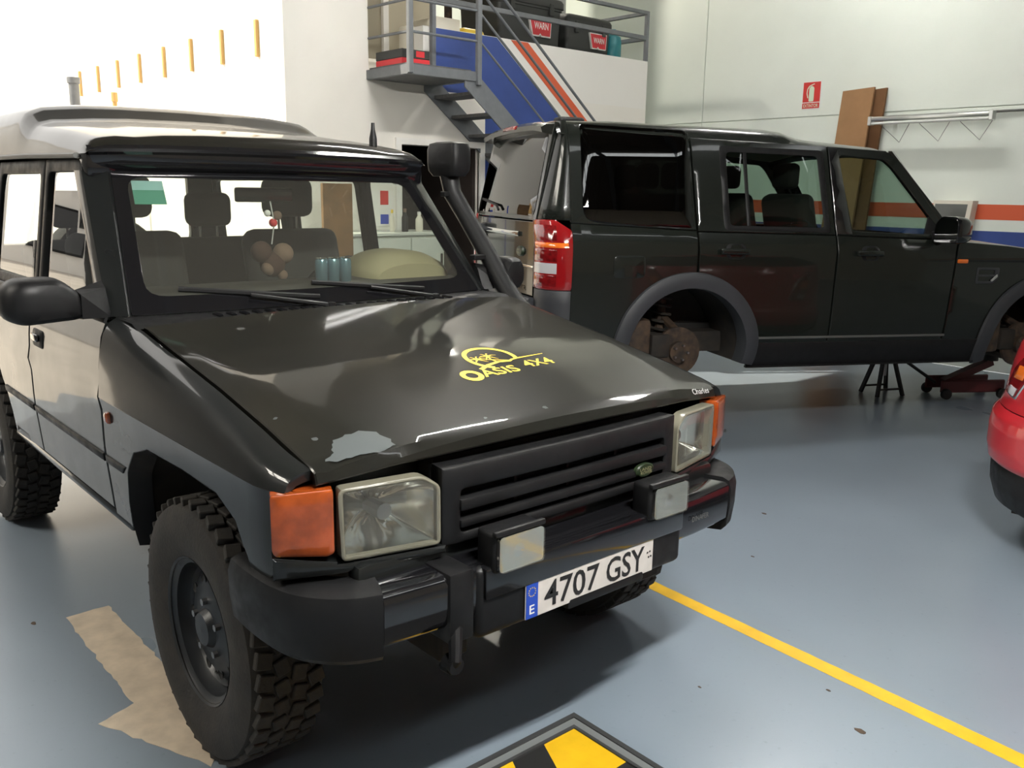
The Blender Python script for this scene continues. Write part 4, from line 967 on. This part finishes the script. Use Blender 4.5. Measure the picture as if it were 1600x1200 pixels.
# loose things carried in the cabin
for k, (yy, col) in enumerate(((.075, 'nearest the passenger side'), (.130, 'in the middle of the row'), (.185, 'nearest the driver side'))):
    t = thing('drinks_can', 'blue grey tin can on the dashboard, ' + col, 'can', (-1.63, yy, 1.3), group='three cans in a row on the dashboard')
    G().lathe([(0, 0), (.022, 0), (.026, .006), (.026, .088), (.021, .098), (.0, .096)], 18, 'z').build('body', CANM, t); G().lathe([(.0222, .096), (.0228, .100), (.0205, .100), (.020, .096)], 18, 'z').build('rim', CHROME, t)
t = thing('hanging_charm', 'string of small plush charms hanging from the rear view mirror', 'ornament', (-1.95, .02, 1.61))
G().tube([(0, 0, .01), (.01, .01, -.08), (0, 0, -.17)], .003, 5).build('string', SILV, t)
for k, (a, b, c, r, m_) in enumerate(((0, -.05, -.20, .045, PLUSHD), (.01, .045, -.21, .045, PLUSH), (0, .0, -.255, .055, PLUSHD), (.02, -.03, -.27, .03, PLUSH), (.0, .01, -.08, .018, WRED), (.01, -.02, -.04, .014, WWHITE), (0, .03, -.05, .02, PLUSH), (.03, .03, -.30, .022, PLUSH))):
    G().lathe([(r*math.sin(q*PI/8), -r*math.cos(q*PI/8)) for q in range(9)], 16, 'z').mv(a, b, c).build('plush_ball' if k < 4 else 'charm', m_, t)

# ================================================================== DARK GREEN ESTATE ON STANDS (background)
d3 = thing('estate_on_stands', 'dark green metallic estate with its wheels off, raised on stands', 'car', (-3.289, 2.369, .257), (0, .015, 1.139))
SIDE3 = [(.30, .88), (.36, .905), (.48, .940), (.60, .950), (.95, .955), (1.07, .955), (1.085, .958), (1.10, .950), (1.18, .930), (1.20, .918), (1.24, .905), (1.72, .795), (1.80, .770), (1.85, .735)]
def S3(z): return pw(SIDE3, z)
def side3(x, z):
    y = S3(z)
    if x > 4.2: y -= .16*((x-4.2)/.6)**2
    return (x, y, z)
def arc(cx, cz, r, a0, a1, n=18): return [(cx+r*math.cos(lerp(a0, a1, i/n)), cz+r*math.sin(lerp(a0, a1, i/n))) for i in range(n+1)]
RC, FC = (1.072, .41), (3.957, .41)
RI = .475
def up(l): return [p for p in l]
for s in (1, -1):
    # rear quarter with lower arch cut
    a = arc(RC[0], RC[1], RI, PI*1.03, math.acos((1.100-RC[0])/RI), 14)
    q = [(.238, .40)]+[(RC[0]-RI, .40)]+a[1:]+[(1.100, 1.205), (.30, 1.235), (.238, 1.235)]
    rq = G().panel(q, side3, g=.06, t=.025, sgn=-1).side(s).build('rear_quarter', PAINT3, d3, smooth=30)
    G().panel(rounded([(.515, .905), (.735, .905), (.735, 1.045), (.515, 1.045)], .035, 4), shift(side3, .0025, -1), g=.06, t=.004, edge=.003, sgn=-1).side(s).build('fuel_flap', PAINT3, rq)
    G().panel([(.24, 1.24), (1.098, 1.21), (1.068, 1.825), (.24, 1.845)], side3, holes=[rounded([(.335, 1.262), (1.06, 1.240), (1.035, 1.795), (.335, 1.815)], [.09, .03, .02, .02], 4)], g=.07, t=.025, sgn=-1).side(s).build('pillar_frame', PAINT3, rq, smooth=30)
    G().panel(rounded([(.318, 1.245), (1.075, 1.222), (1.05, 1.838), (.318, 1.845)], [.10, .03, .01, .02], 4), shift(side3, .004, -1), g=.09, t=.005, edge=.003, sgn=-1).side(s).build('quarter_glass', TG, rq)
    # doors
    a = arc(RC[0], RC[1], RI, 0.02, math.acos((1.112-RC[0])/RI), 12)
    lo = [(1.56, .42), (2.142, .40), (2.142, 1.195), (1.112, 1.20)]+a[::-1][0:]
    rd = G().panel(lo, side3, g=.06, t=.025, sgn=-1).side(s).build('rear_door', PAINT3, d3, smooth=30)
    fo = [(1.112, 1.205), (2.142, 1.20), (2.10, 1.785), (1.078, 1.795)]
    hole = rounded([(1.325, 1.235), (2.085, 1.232), (2.045, 1.735), (1.305, 1.735)], .03, 3)
    G().panel(fo, side3, holes=[hole], g=.06, t=.025, sgn=-1).side(s).build('window_frame', PAINT3, rd, smooth=30)
    G().panel(rounded([(1.30, 1.215), (2.11, 1.212), (2.07, 1.755), (1.28, 1.755)], .03, 3), shift(side3, .001, -1), holes=[rounded([(1.345, 1.245), (2.06, 1.245), (2.02, 1.715), (1.33, 1.715)], .03, 3)], g=.06, t=.005, edge=.002, sgn=-1).side(s).build('window_seal', BLK, rd)
    G().panel(offset(hole, -.004), shift(side3, -.012, -1), g=.15, t=.004, edge=.001, sgn=-1).side(s).build('window_glass', GREENG, rd)
    G().panel([(1.475, 1.24), (1.50, 1.24), (1.485, 1.73), (1.46, 1.73)], shift(side3, -.006, -1), g=.1, t=.008, edge=.002, sgn=-1).side(s).build('window_divider', BLK, rd)
    fd_ = [(2.154, .40), (3.10, .40), (3.13, 1.10), (3.15, 1.175), (2.154, 1.195)]
    fd = G().panel(fd_, side3, g=.06, t=.025, sgn=-1).side(s).build('front_door', PAINT3, d3, smooth=30)
    fo = [(2.154, 1.20), (3.14, 1.185), (3.10, 1.27), (2.70, 1.70), (2.58, 1.775), (2.112, 1.785)]
    hole = rounded([(2.285, 1.225), (3.03, 1.215), (2.62, 1.665), (2.55, 1.715), (2.19, 1.73)], .03, 3)
    G().panel(fo, side3, holes=[hole], g=.06, t=.025, sgn=-1).side(s).build('window_frame', PAINT3, fd, smooth=30)
    G().panel(offset(hole, -.004), shift(side3, -.012, -1), g=.15, t=.004, edge=.001, sgn=-1).side(s).build('window_glass', GREENG, fd)
    G().panel([(2.155, 1.205), (2.275, 1.205), (2.185, 1.775), (2.115, 1.780)], shift(side3, .002, -1), g=.1, t=.004, edge=.001, sgn=-1).side(s).build('pillar_cover', BLKG, fd)
    for dr, xh in ((rd, 1.36), (fd, 2.40)):
        G().panel(rounded([(xh-.06, 1.03), (xh+.09, 1.03), (xh+.09, 1.13), (xh-.06, 1.13)], .045, 4), shift(side3, .001, -1), g=.05, t=.003, edge=.001, sgn=-1).side(s).build('handle_cup', BLK, dr)
        G().rbox(xh-.11, xh+.10, .962, .992, 1.062, 1.10, .012, 3).side(s).build('handle', PAINT3, dr)
    # front wing
    a = arc(FC[0], FC[1], RI, 0.05, PI*.985, 20)
    wl = [(3.112, .40), (FC[0]-RI, .42)]+a[::-1][1:-1]+[(FC[0]+RI, .43), (4.60, .45), (4.62, .98), (4.2, 1.085), (3.6, 1.145), (3.165, 1.17), (3.142, 1.10)]
    fw = G().panel(wl, side3, g=.06, t=.025, sgn=-1).side(s).build('front_wing', PAINT3, d3, smooth=30)
    G().panel(rounded([(3.145, 1.020), (3.235, 1.020), (3.235, 1.048), (3.145, 1.048)], .008, 2), shift(side3, .006, -1), g=.05, t=.006, edge=.002, sgn=-1).side(s).build('side_repeater', AMBERB, fw, label='small orange side repeater')
    vt = G().panel(rounded([(3.325, .875), (3.475, .875), (3.525, .915), (3.525, .99), (3.325, .99)], .012, 2), shift(side3, .006, -1), holes=[rounded([(3.342, .892), (3.455, .892), (3.485, .918), (3.485, .973), (3.342, .973)], .008, 2)], g=.05, t=.012, edge=.003, sgn=-1).side(s).build('side_vent', TRIM, fw)
    G().panel([(3.342, .925), (3.49, .925), (3.49, .94), (3.342, .94)], shift(side3, .004, -1), g=.1, t=.01, sgn=-1).side(s).build('vent_bar', TRIM, vt); G().panel([(3.335, .885), (3.495, .885), (3.495, .98), (3.335, .98)], shift(side3, -.004, -1), g=.1, t=.004, sgn=-1).side(s).build('vent_backing', INT, vt)
    G().panel(rounded([(3.465, .89), (3.51, .925), (3.505, .945), (3.45, .90)], .006, 2), shift(side3, .011, -1), g=.03, t=.006, edge=.002, sgn=-1).side(s).build('vent_flash', ALU, vt)
    # arch trims (grey plastic) and liners
    for (cx, cz), spl in ((RC, True), (FC, False)):
        ro, ri = .535, .432
        rows = []
        ang = [lerp(PI*1.08, -.06*PI, i/40) for i in range(41)]
        for r, dy in ((ro, .002), (ro-.006, .020), (ro-.03, .030), (ri+.03, .034), (ri, .028), (ri-.004, -.02), (ri, -.10)):
            rows.append([(cx+r*math.cos(t_), S3(max(.30, min(1.05, cz+r*math.sin(t_))))+dy, cz+r*math.sin(t_)) for t_ in ang])
        tr_ = G().loft(rows).side(s).build('arch_trim', TRIM, d3, smooth=35)
        rl = [(cx+(ri+.01)*math.cos(t_), .86, cz+(ri+.01)*math.sin(t_)) for t_ in ang]
        G().loft([rl, [(p[0], .40, p[2]) for p in rl], [(cx, .40, p[2]*.5+.2) for p in rl]]).side(s).build('arch_liner', UNDER, tr_)
    G().panel([(1.54, .30), (3.44, .30), (3.47, .47), (1.57, .47)], shift(side3, .006, -1), g=.08, t=.03, sgn=-1).side(s).build('sill', BLK, d3)
    G().panel([(1.60, .497), (3.12, .497), (3.12, .512), (1.60, .512)], shift(side3, .008, -1), g=.1, t=.010, edge=.002, sgn=-1).side(s).build('sill_strip', GREYT, d3)
    # rear corner: pillar, lamp, bumper side
    def corner(k, z, s=s):
        sl_ = .20*max(0, z-1.24); a = k*PI/2
        inx = max(0, z-1.24)*.245
        return (.238-.175*math.sin(a)+sl_*math.sin(a), S3(min(z, 1.85))-.185*(1-math.cos(a))-0*inx, z)
    G().panel([(0, 1.255), (1, 1.255), (1, 1.86), (0, 1.86)], corner, g=.08, t=.02).side(s).build('rear_pillar', PAINT3, d3, smooth=40)
    tl = G().panel(rounded([(0.0, .825), (1.02, .825), (1.02, 1.25), (.35, 1.252), (0.0, 1.19)], .03, 3), shift(corner, .012), g=.05, t=.05, edge=.008).side(s).build('tail_lamp', REDL, d3, label='tall red tail lamp')
    for nm, za, zb, ka, kb, m_ in (('reverse_lens', .925, .990, .34, .98, CLEARL), ('indicator_lens', 1.085, 1.115, .10, .96, AMBERB), ('lower_lens', .845, .915, .34, .96, REDD), ('brake_lens', 1.0, 1.075, .34, .96, REDD), ('upper_lens', 1.125, 1.22, .34, .96, REDD)):
        G().panel([(ka, za), (kb, za), (kb, zb), (ka, zb)], shift(corner, .0135), g=.06, t=.004, edge=.002).side(s).build(nm, m_, tl)
    G().panel([(0, .38), (1.05, .38), (1.05, .82), (0, .82)], shift(corner, .004), g=.08, t=.02).side(s).build('bumper_corner', TRIM, d3)
    G().panel([(1.02, .825), (1.09, .825), (1.09, 1.25), (1.02, 1.25)], shift(corner, .010), g=.08, t=.03).side(s).build('lamp_trim', PAINT3, d3)
# roof
Z3 = [(.18, 1.852), (.25, 1.872), (.6, 1.885), (1.70, 1.888), (1.80, 1.880), (1.93, 1.845), (2.05, 1.832), (2.55, 1.810), (2.68, 1.785), (2.74, 1.745)]
def roof3(x, y):
    zc = pw(Z3, x); a = abs(y)
    d_ = pw([(0, .012), (.4, .008), (.58, -.002), (.66, -.014), (.715, -.04), (.745, -.075), (.768, -.115)], a)
    return (x+(.04*(1-(y/.75)**2) if x > 2.4 else 0), y, max(zc+d_, 1.775-.9*max(0, x-2.55)))
ys3 = [-.772, -.745, -.73, -.715, -.69, -.66, -.58, -.4, -.2, 0, .2, .4, .58, .66, .69, .715, .73, .745, .772]
G().loft([[roof3(x, y) for y in ys3] for x in (.18, .21, .25, .35, .6, 1.0, 1.4, 1.70, 1.75, 1.80, 1.86, 1.93, 1.98, 2.05, 2.3, 2.55, 2.62, 2.68, 2.72, 2.74)]).build('roof', PAINT3, d3, smooth=40)
G().loft([[(x, y, roof3(x, y)[2]-.03) for y in (-.7, -.35, 0, .35, .7)] for x in (.35, 1.2, 1.9, 2.6)]).build('headliner', HEADL, d3)
G().rbox(.42, .62, -.07, .07, 1.895, 1.945, .03, 3).build('roof_pod', BLK, d3)
# tailgate
def tail(y, z):
    sl_ = .20*max(0, z-1.24); return (.062+.0*y+sl_-.045*(1-(y/.78)**2), y, z)
def R4(a, b, c, d_): return [(a, c), (b, c), (b, d_), (a, d_)]
tg_ = G().panel(R4(-.735, .735, .765, 1.235), tail, g=.08, t=.03, sgn=-1).build('tailgate', PAINT3, d3, smooth=30)
G().panel([(-.745, 1.245), (.745, 1.245), (.70, 1.855), (-.70, 1.855)], tail, holes=[rounded([(-.69, 1.285), (.69, 1.285), (.645, 1.775), (-.645, 1.775)], .05, 4)], g=.08, t=.03, sgn=-1).build('tailgate_frame', PAINT3, tg_, smooth=30)
G().panel(rounded([(-.705, 1.27), (.705, 1.27), (.66, 1.79), (-.66, 1.79)], .05, 4), shift(tail, .003, -1), g=.1, t=.005, edge=.003, sgn=-1).build('rear_glass', TG, tg_)
secs = []
for y in [-.70, -.66, -.5, -.25, 0, .25, .5, .66, .70]:
    e = .03*(abs(y)/.7)**4; secs.append([(.24, y, 1.872-e), (.12, y, 1.868-e), (.085, y, 1.845-e), (.095, y, 1.815-e), (.20, y, 1.80-e)])
sp_ = G().loft(secs, closed=True, caps=True).build('roof_spoiler', PAINT3, d3, smooth=40)
G().rbox(.078, .10, -.15, .15, 1.832, 1.858, .006, 2).build('high_brake_lamp', REDL, sp_)
G().panel(R4(-.50, .40, 1.135, 1.165), shift(tail, .018, -1), g=.1, t=.02, edge=.006, sgn=-1).build('handle_strip', CHROME, tg_)
G().panel(R4(-.735, .735, .945, .957), shift(tail, .003, -1), g=.1, t=.006, edge=.002, sgn=-1).build('seam_strip', CHROME, tg_)
pb = G().panel(rounded(R4(.30, .68, .975, 1.115), .02, 3), shift(tail, .006, -1), g=.1, t=.01, edge=.003, sgn=-1).build('plate_recess', BLK, tg_)
pr_ = G().panel(R4(.33, .65, .985, 1.105), shift(tail, .016, -1), g=.1, t=.008, edge=.002, sgn=-1).build('number_plate', PLATEW, tg_, label='white rear number plate')
tgeo('5173', .19, lambda u_, v_: shift(tail, .020, -1)(.49-u_, 1.045+v_), .075, .012).build('lettering', PBLK, pr_, smooth=None)
G().rbox(-.075, .03, .36, .62, 1.115, 1.185, .012, 2).build('plate_lamp_housing', TRIM, tg_)
bo = G().lathe([(0, .012), (.9, .011), (1, .004), (1, -.01)], 24, 'x'); bo.V = [(-x, y*.062, z*.034) for x, y, z in bo.V]
bo = bo.mv(.033, -.52, 1.04).build('badge', GREENB, tg_)
tgeo('LAND', .062, lambda u_, v_: (.017, -.52-u_, 1.050+v_), .014, .01).build('lettering', GOLDB, bo, smooth=None); tgeo('ROVER', .066, lambda u_, v_: (.017, -.52-u_, 1.030+v_), .014, .01).build('lettering', GOLDB, bo, smooth=None)
tgeo('LAND ROVER', .48, lambda u_, v_: shift(tail, .006, -1)(-.38-u_, .805+v_), .032, .01).build('lettering', BLKG, tg_, smooth=None)
G().panel(R4(-.76, .76, .40, .755), shift(tail, .045, -1), g=.1, t=.06, edge=.02, sgn=-1).build('rear_bumper', TRIM, d3, smooth=40)
G().tube([shift(tail, .02, -1)(-.05, 1.29), shift(tail, .02, -1)(.02, 1.32), shift(tail, .012, -1)(.55, 1.36)], .009, 6).build('rear_wiper', BLK, tg_)
# bonnet, windscreen, nose
secs = []
for i in range(13):
    x = lerp(3.17, 4.66, i/12); z0 = pw([(3.17, 1.172), (3.6, 1.148), (4.2, 1.088), (4.55, 1.02), (4.66, .97)], x); w_ = .92-(.16*((x-4.2)/.6)**2 if x > 4.2 else 0)
    secs.append([(x, w_*t_, z0+.035*(1-abs(t_)**2.2)-(.0 if abs(t_) < .98 else .008)) for t_ in (-1, -.96, -.85, -.6, -.3, 0, .3, .6, .85, .96, 1)])
G().loft(secs).build('bonnet', PAINT3, d3, smooth=30)
def ws3(a, b): return (lerp(3.20, 2.70, b)+.06*(1-a*a), a*lerp(.80, .66, b), lerp(1.175, 1.775, b))
G().panel(rounded(wsl, .04, 3), ws3, g=.1, t=.005, edge=.002).build('windscreen', GREENG, d3)
for s in (1, -1):
    secs = []
    for i in range(10):
        b = i/9; W_ = ws3(1, b); z = W_[2]; sy_ = S3(min(z, 1.80)); secs.append([(W_[0]+.004, W_[1]-.02, z), (W_[0]+.008, W_[1]+.02, z), (W_[0]-.02, (W_[1]+sy_)/2+.02, z), (W_[0]-.07, sy_+.001, z), (W_[0]-.10, sy_-.004, z)])
    G().loft(secs).side(s).build('windscreen_pillar', BLKG, d3, smooth=50)
    # mirror: glass faces the rear
    prof = rounded([(.965, 1.16), (1.185, 1.165), (1.205, 1.20), (1.195, 1.315), (1.165, 1.345), (1.02, 1.345), (.965, 1.29)], .03, 4); secs = []
    for x, k in ((2.905, .98), (2.94, 1.0), (2.99, .95), (3.03, .8), (3.05, .5)): secs.append([(x, lerp(1.08, p[0], k), lerp(1.25, p[1], k)) for p in prof])
    mo = G().loft(secs, closed=True, caps=True).side(s).build('door_mirror', BLKG, d3, smooth=40)
    G().prism([(lerp(1.08, p[0], .88), lerp(1.25, p[1], .88)) for p in prof], lambda y, z: (2.900, y, z), lambda y, z: (2.904, y, z)).side(s).build('mirror_glass', CHROME, mo)
    G().rbox(2.93, 3.03, .88, .99, 1.17, 1.24, .02, 2).side(s).build('mirror_arm', BLK, mo)
    G().loft([[(2.87, .915, 1.19), (3.13, .912, 1.19), (3.12, .905, 1.21), (2.93, .875, 1.37)], [(2.87, .90, 1.19), (3.13, .90, 1.19), (3.12, .89, 1.21), (2.93, .86, 1.37)]], closed=True, caps=True).side(s).build('mirror_sail', BLK, mo)
    G().rbox(4.50, 4.66, .52, .74, .80, .96, .02, 2).side(s).build('headlamp', CLEARL, d3)
secs = []
for y in [lerp(-.80, .80, i/14) for i in range(15)]:
    x = 4.80-.16*(abs(y)/.8)**3; secs.append([(x-.14, y, .985), (x-.05, y, .95), (x-.02, y, .80), (x, y, .70), (x+.01, y, .55), (x-.05, y, .40), (x-.2, y, .38)])
G().loft(secs).build('nose', PAINT3, d3, smooth=40)
# underside, cabin, seats
G().box(.30, 4.5, -.60, .60, .36, .50).build('floor_pan', UNDER, d3, smooth=None)
G().box(.30, 1.62, -.45, .45, .50, .54).box(3.15, 3.25, -.85, .85, .5, 1.12).box(1.62, 3.4, -.86, .86, .34, .50).build('cabin_floor', INT, d3, smooth=None)
for x in (1.072, 3.957):
    for s in (1, -1):
        hb = G().lathe([(.165, -.012), (.165, .012), (.07, .013), (.07, .05), (.0, .05)], 32, 'y').mv(x, .80, .40).side(s).build('brake_disc', RUST, d3, smooth=30)
        for i in range(5): a = 2*PI*i/5; G().tube([(x+.05*math.cos(a), .80, .40+.05*math.sin(a)), (x+.05*math.cos(a), .875, .40+.05*math.sin(a))], .008, 6).side(s).build('wheel_stud', NUT, hb)
        G().rbox(x-.20, x-.06, .745, .83, .36, .52, .02, 2).side(s).build('brake_caliper', UNDER, hb)
        G().tube([(x+.03, .78, .30), (x+.08, .50, .33), (x+.22, .40, .36)], .035, 8).tube([(x-.03, .78, .30), (x-.12, .5, .33), (x-.25, .40, .36)], .035, 8).side(s).build('lower_arm', UNDER, hb)
        G().tube([(x, .76, .54), (x-.02, .55, .62), (x-.05, .42, .66)], .028, 8).side(s).build('upper_arm', RUST, hb)
        G().tube([(x-.03+.07*math.cos(i*.7), .58+.07*math.sin(i*.7), .34+i*.0062) for i in range(70)], .010, 6).side(s).build('coil_spring', UNDER, hb)
        G().tube([(x-.03, .58, .34), (x-.03, .58, .78)], .035, 10).side(s).build('damper', RUST, hb)
    G().rbox(x-.36, x-.20, -.82, -.60, .34, .62, .03, 2).build('splash_shield', RUST, d3)
def seat3(x, y, w_, top, nm):
    b = G().rbox(x-.25, x+.27, y-w_/2, y+w_/2, .80, .95, .05, 3).build(nm, SEAT, d3)
    G().rbox(-.07, .07, -w_/2, w_/2, 0, top-.88, .06, 3).rot(math.radians(-13), 'Y').mv(x-.25, y, .88).build('backrest', SEAT, b)
    for yy in ([0] if w_ < .8 else [-.42, 0, .42]): G().rbox(-.045, .045, yy-.13, yy+.13, 0, .18, .04, 3).mv(x-.40, y, top+.02).build('headrest', SEAT, b)
seat3(2.45, .40, .54, 1.48, 'front_seat'); seat3(2.45, -.40, .54, 1.48, 'front_seat'); seat3(1.55, 0, 1.40, 1.45, 'rear_seat')
G().prism([(3.15, 1.15), (2.98, 1.20), (2.82, 1.16), (2.80, .95), (3.15, .8)], lambda x, z: (x, -.78, z), lambda x, z: (x, .78, z)).build('dashboard', DASH, d3)
sw = G().tube([(.18*math.cos(a), .18*math.sin(a), 0) for a in [2*PI*i/24 for i in range(25)]], .014, 8, cap=False).tube([(-.17, 0, 0), (.17, 0, 0)], .014, 6)
sw.tf(Matrix.Translation((2.72, .40, 1.12)) @ Matrix.Rotation(math.radians(62), 4, 'Y')).build('steering_wheel', BLK, d3, smooth=50)
# ------------------------------------------------------------------ jack stands and trolley jack
def stand(x, y, h, label):
    t = thing('jack_stand', label, 'jack stand', (x, y, 0), (0, 0, 1.139), 'black jack stands under the green estate')
    for a, b in ((1, 1), (1, -1), (-1, 1), (-1, -1)): G().bar((a*.13, b*.11, 0), (a*.045, b*.04, h*.66), .035, .02).build('leg', STANDM, t); 
    for b in (1, -1): G().bar((-.115, b*.095, .06), (.115, b*.095, .06), .02, .015).build('brace', STANDM, t)
    G().rbox(-.06, .06, -.055, .055, h*.62, h*.70, .01, 1).build('collar', STANDM, t); G().tube([(0, 0, h*.3), (0, 0, h-.03)], .024, 10).build('column', NUT, t)
    G().rbox(-.05, .05, -.03, .03, h-.04, h, .008, 2).build('saddle', STANDM, t)
stand(-1.975, 5.72, .55, 'black jack stand under the sill, nearer the open front')
stand(-2.93, 3.95, .55, 'black jack stand under the rear of the green estate')
t = thing('trolley_jack', 'dark red trolley jack beneath the front of the green estate', 'jack', (-1.50, 6.25, 0), (0, 0, 1.0))
for s in (1, -1): G().rbox(-.30, .30, s*.11-.012, s*.11+.012, .05, .16, .01, 1).build('side_plate', JACKR, t)
for x in (-.26, .26):
    for s in (1, -1): G().tube([(x, s*.14-.015, .045), (x, s*.14+.015, .045)], .045, 14).build('castor', STANDM, t)
G().bar((-.2, 0, .12), (.22, 0, .30), .08, .06).build('lift_arm', JACKR, t); G().lathe([(.0, .30), (.06, .31), (.06, .34), (.05, .36), (0, .355)], 16, 'z').mv(.22, 0, 0).build('saddle', STANDM, t)
G().tube([(-.28, 0, .12), (-.75, 0, .42)], .014, 8).build('handle', STANDM, t)
t = thing('loose_bolt', 'small grey bolt lying on the floor by the headlamp corner', 'bolt', (-2.10, 3.52, .008), (0, PI/2, .5))
G().lathe([(0, 0), (.016, 0), (.016, .014), (.008, .016), (.008, .06), (0, .06)], 6, 'z').build('shank', NUT, t); G().lathe([(.009, .05), (.014, .05), (.014, .062), (.009, .062)], 6, 'z').build('nut', NUT, t)

# ================================================================== RED HATCHBACK at the right edge (tail towards the gate)
rc = thing('red_hatchback', 'red hatchback with black lower bumper, tail corner at the right edge', 'car', (-.12, 3.38, 0), (0, 0, PI))
def cont(z, x0, w_, n=2.5, xe=-3.75, kk=40):
    pts = []
    for i in range(kk+1):
        a = lerp(-PI/2, PI/2, i/kk); c, s_ = max(0.0, math.cos(a)), math.sin(a)
        pts.append((x0-.75+.75*c**(2/n), w_*math.copysign(abs(s_)**(2/n), s_), z))
    return [(xe, -w_, z)]+pts+[(xe, w_, z)]
RCW = ((-.80, .30), (-3.05, .30))
def wallp(rows, nm, m_, sm=40, xe=-3.75):
    rr_ = []
    for a, b in zip(rows, rows[1:]):
        k = max(1, int((b[0]-a[0])/.015+.5)); rr_ += [tuple(lerp(a[q], b[q], i/k) for q in range(3)) for i in range(k)]
    g = G().loft([cfine(r, xe) for r in rr_+[rows[-1]]])
    g.F = [f for f in g.F if not any(math.hypot(sum(g.V[i][0] for i in f)/4-cx, sum(g.V[i][2] for i in f)/4-cz) < .345 and abs(g.V[f[0]][1]) > .4 for cx, cz in RCW)]
    return g.build(nm, m_, rc, smooth=sm)
def cfine(r, xe):
    c = cont(*r, xe=xe, kk=80); n = 100
    return [(lerp(xe, c[1][0], i/n), c[0][1], r[0]) for i in range(n)]+c[1:-1]+[(lerp(c[-2][0], xe, (i+1)/n), c[-1][1], r[0]) for i in range(n)]
body = [(.70, -.030, .838), (.74, -.045, .842), (.82, -.055, .843), (.92, -.070, .842), (1.0, -.090, .836), (1.045, -.115, .824), (1.06, -.14, .81)]
wallp([(.20, -.10, .78), (.23, -.05, .81), (.31, -.025, .828), (.40, -.02, .834), (.425, -.03, .834)], 'lower_bumper', BLK)
wallp([(.425, -.022, .838), (.44, -.002, .842), (.50, .010, .845), (.60, .010, .845), (.66, .0, .842), (.695, -.03, .838)], 'bumper', REDP)
wallp(body, 'body_side', REDP)
wallp([(1.06, -.14, .81), (1.10, -.17, .79), (1.36, -.42, .665)], 'window_band', TG, xe=-2.35)
G().loft([cont(1.36, -.42, .665, xe=-2.3), cont(1.40, -.46, .64, xe=-2.3), [(p_[0]*.97, p_[1]*.6, 1.445) for p_ in cont(1.40, -.5, .64, xe=-2.2)], [(p_[0]*.97, 0, 1.455) for p_ in cont(1.40, -.5, .64, xe=-2.2)]]).build('roof', REDP, rc)
G().loft([[(-2.35, y, 1.06) for y in (-.80, -.4, 0, .4, .80)], [(-2.32, y, 1.37) for y in (-.65, -.3, 0, .3, .65)]]).build('windscreen', TG, rc)
G().loft([[(-2.30, y, 1.06-.02*(y/.8)**2) for y in (-.82, -.4, 0, .4, .82)], [(-3.1, y, 1.0-.02*(y/.8)**2) for y in (-.82, -.4, 0, .4, .82)], [(-3.70, y, .86) for y in (-.80, -.4, 0, .4, .80)]]).build('bonnet', REDP, rc)
G().rbox(-3.80, -3.70, -.82, .82, .30, .88, .04, 2).build('front_bumper', REDP, rc)
def bodypt(k, z, off=.006):
    x0 = pw([(b[0], b[1]) for b in body], z); w_ = pw([(b[0], b[2]) for b in body], z); a = k*PI/2; c, s_ = math.cos(a), math.sin(a)
    return (x0-.75+.75*c**(2/2.5)+off*c, w_*s_**(2/2.5)+off*s_, z)
for s in (1, -1):
    lo = rounded([(.34, .765), (.50, .755), (.565, .86), (.60, 1.02), (.52, 1.025), (.40, .90)], .012, 3)
    lp = G().panel(lo, lambda k, z: bodypt(k, z, .004), g=.04, t=.03, edge=.006).side(s).build('tail_lamp', CHROME, rc, smooth=40, label='swept clear and orange lamp with bright edge')
    lo = lo if area2(lo) > 0 else lo[::-1]
    G().panel(offset(lo, .010), lambda k, z: bodypt(k, z, .008), g=.04, t=.004, edge=.002).side(s).build('lens', REDD, lp)
    G().panel([(.42, .775), (.485, .77), (.505, .81), (.43, .815)], lambda k, z: bodypt(k, z, .012), g=.03, t=.004, edge=.002).side(s).build('reverse_lens', CLEARL, lp)
    G().panel([(.44, .855), (.53, .855), (.555, .92), (.47, .92)], lambda k, z: bodypt(k, z, .012), g=.03, t=.004, edge=.002).side(s).build('indicator_lens', AMBERB, lp)
    for x in (-.80, -3.05):
        w_ = G().lathe([(.19, -.08), (.20, -.095), (.27, -.10), (.30, -.075), (.305, 0), (.30, .075), (.27, .10), (.20, .095), (.19, .08)], 36, 'y').mv(x, .715, .305).side(s).build('wheel', RUB, rc)
        G().lathe([(.20, .08), (.18, .06), (.06, .07), (0, .075)], 24, 'y').mv(x, .735, .305).side(s).build('rim', ALU, w_)
        ang = [lerp(-.18, PI+.18, q/30) for q in range(31)]
        def yb(xx): return .842 if xx < -.75 else .842*max(0, 1-((xx+.75)/.75)**2.5)**(1/2.5)
        rows = [[(x+r_*math.cos(t_), yb(x+r_*math.cos(t_))+dy, .30+r_*math.sin(t_)) for t_ in ang] for r_, dy in ((.372, .0), (.368, .010), (.345, .012), (.335, .004), (.335, -.06), (.335, -.40))]
        G().loft(rows).side(s).build('arch_trim', BLK, rc)
    G().rbox(-2.22, -2.10, .84, 1.0, 1.0, 1.12, .03, 2).side(s).build('door_mirror', REDP, rc)
G().box(-3.7, -.25, -.55, .55, .18, .40).build('floor_pan', UNDER, rc, smooth=None)
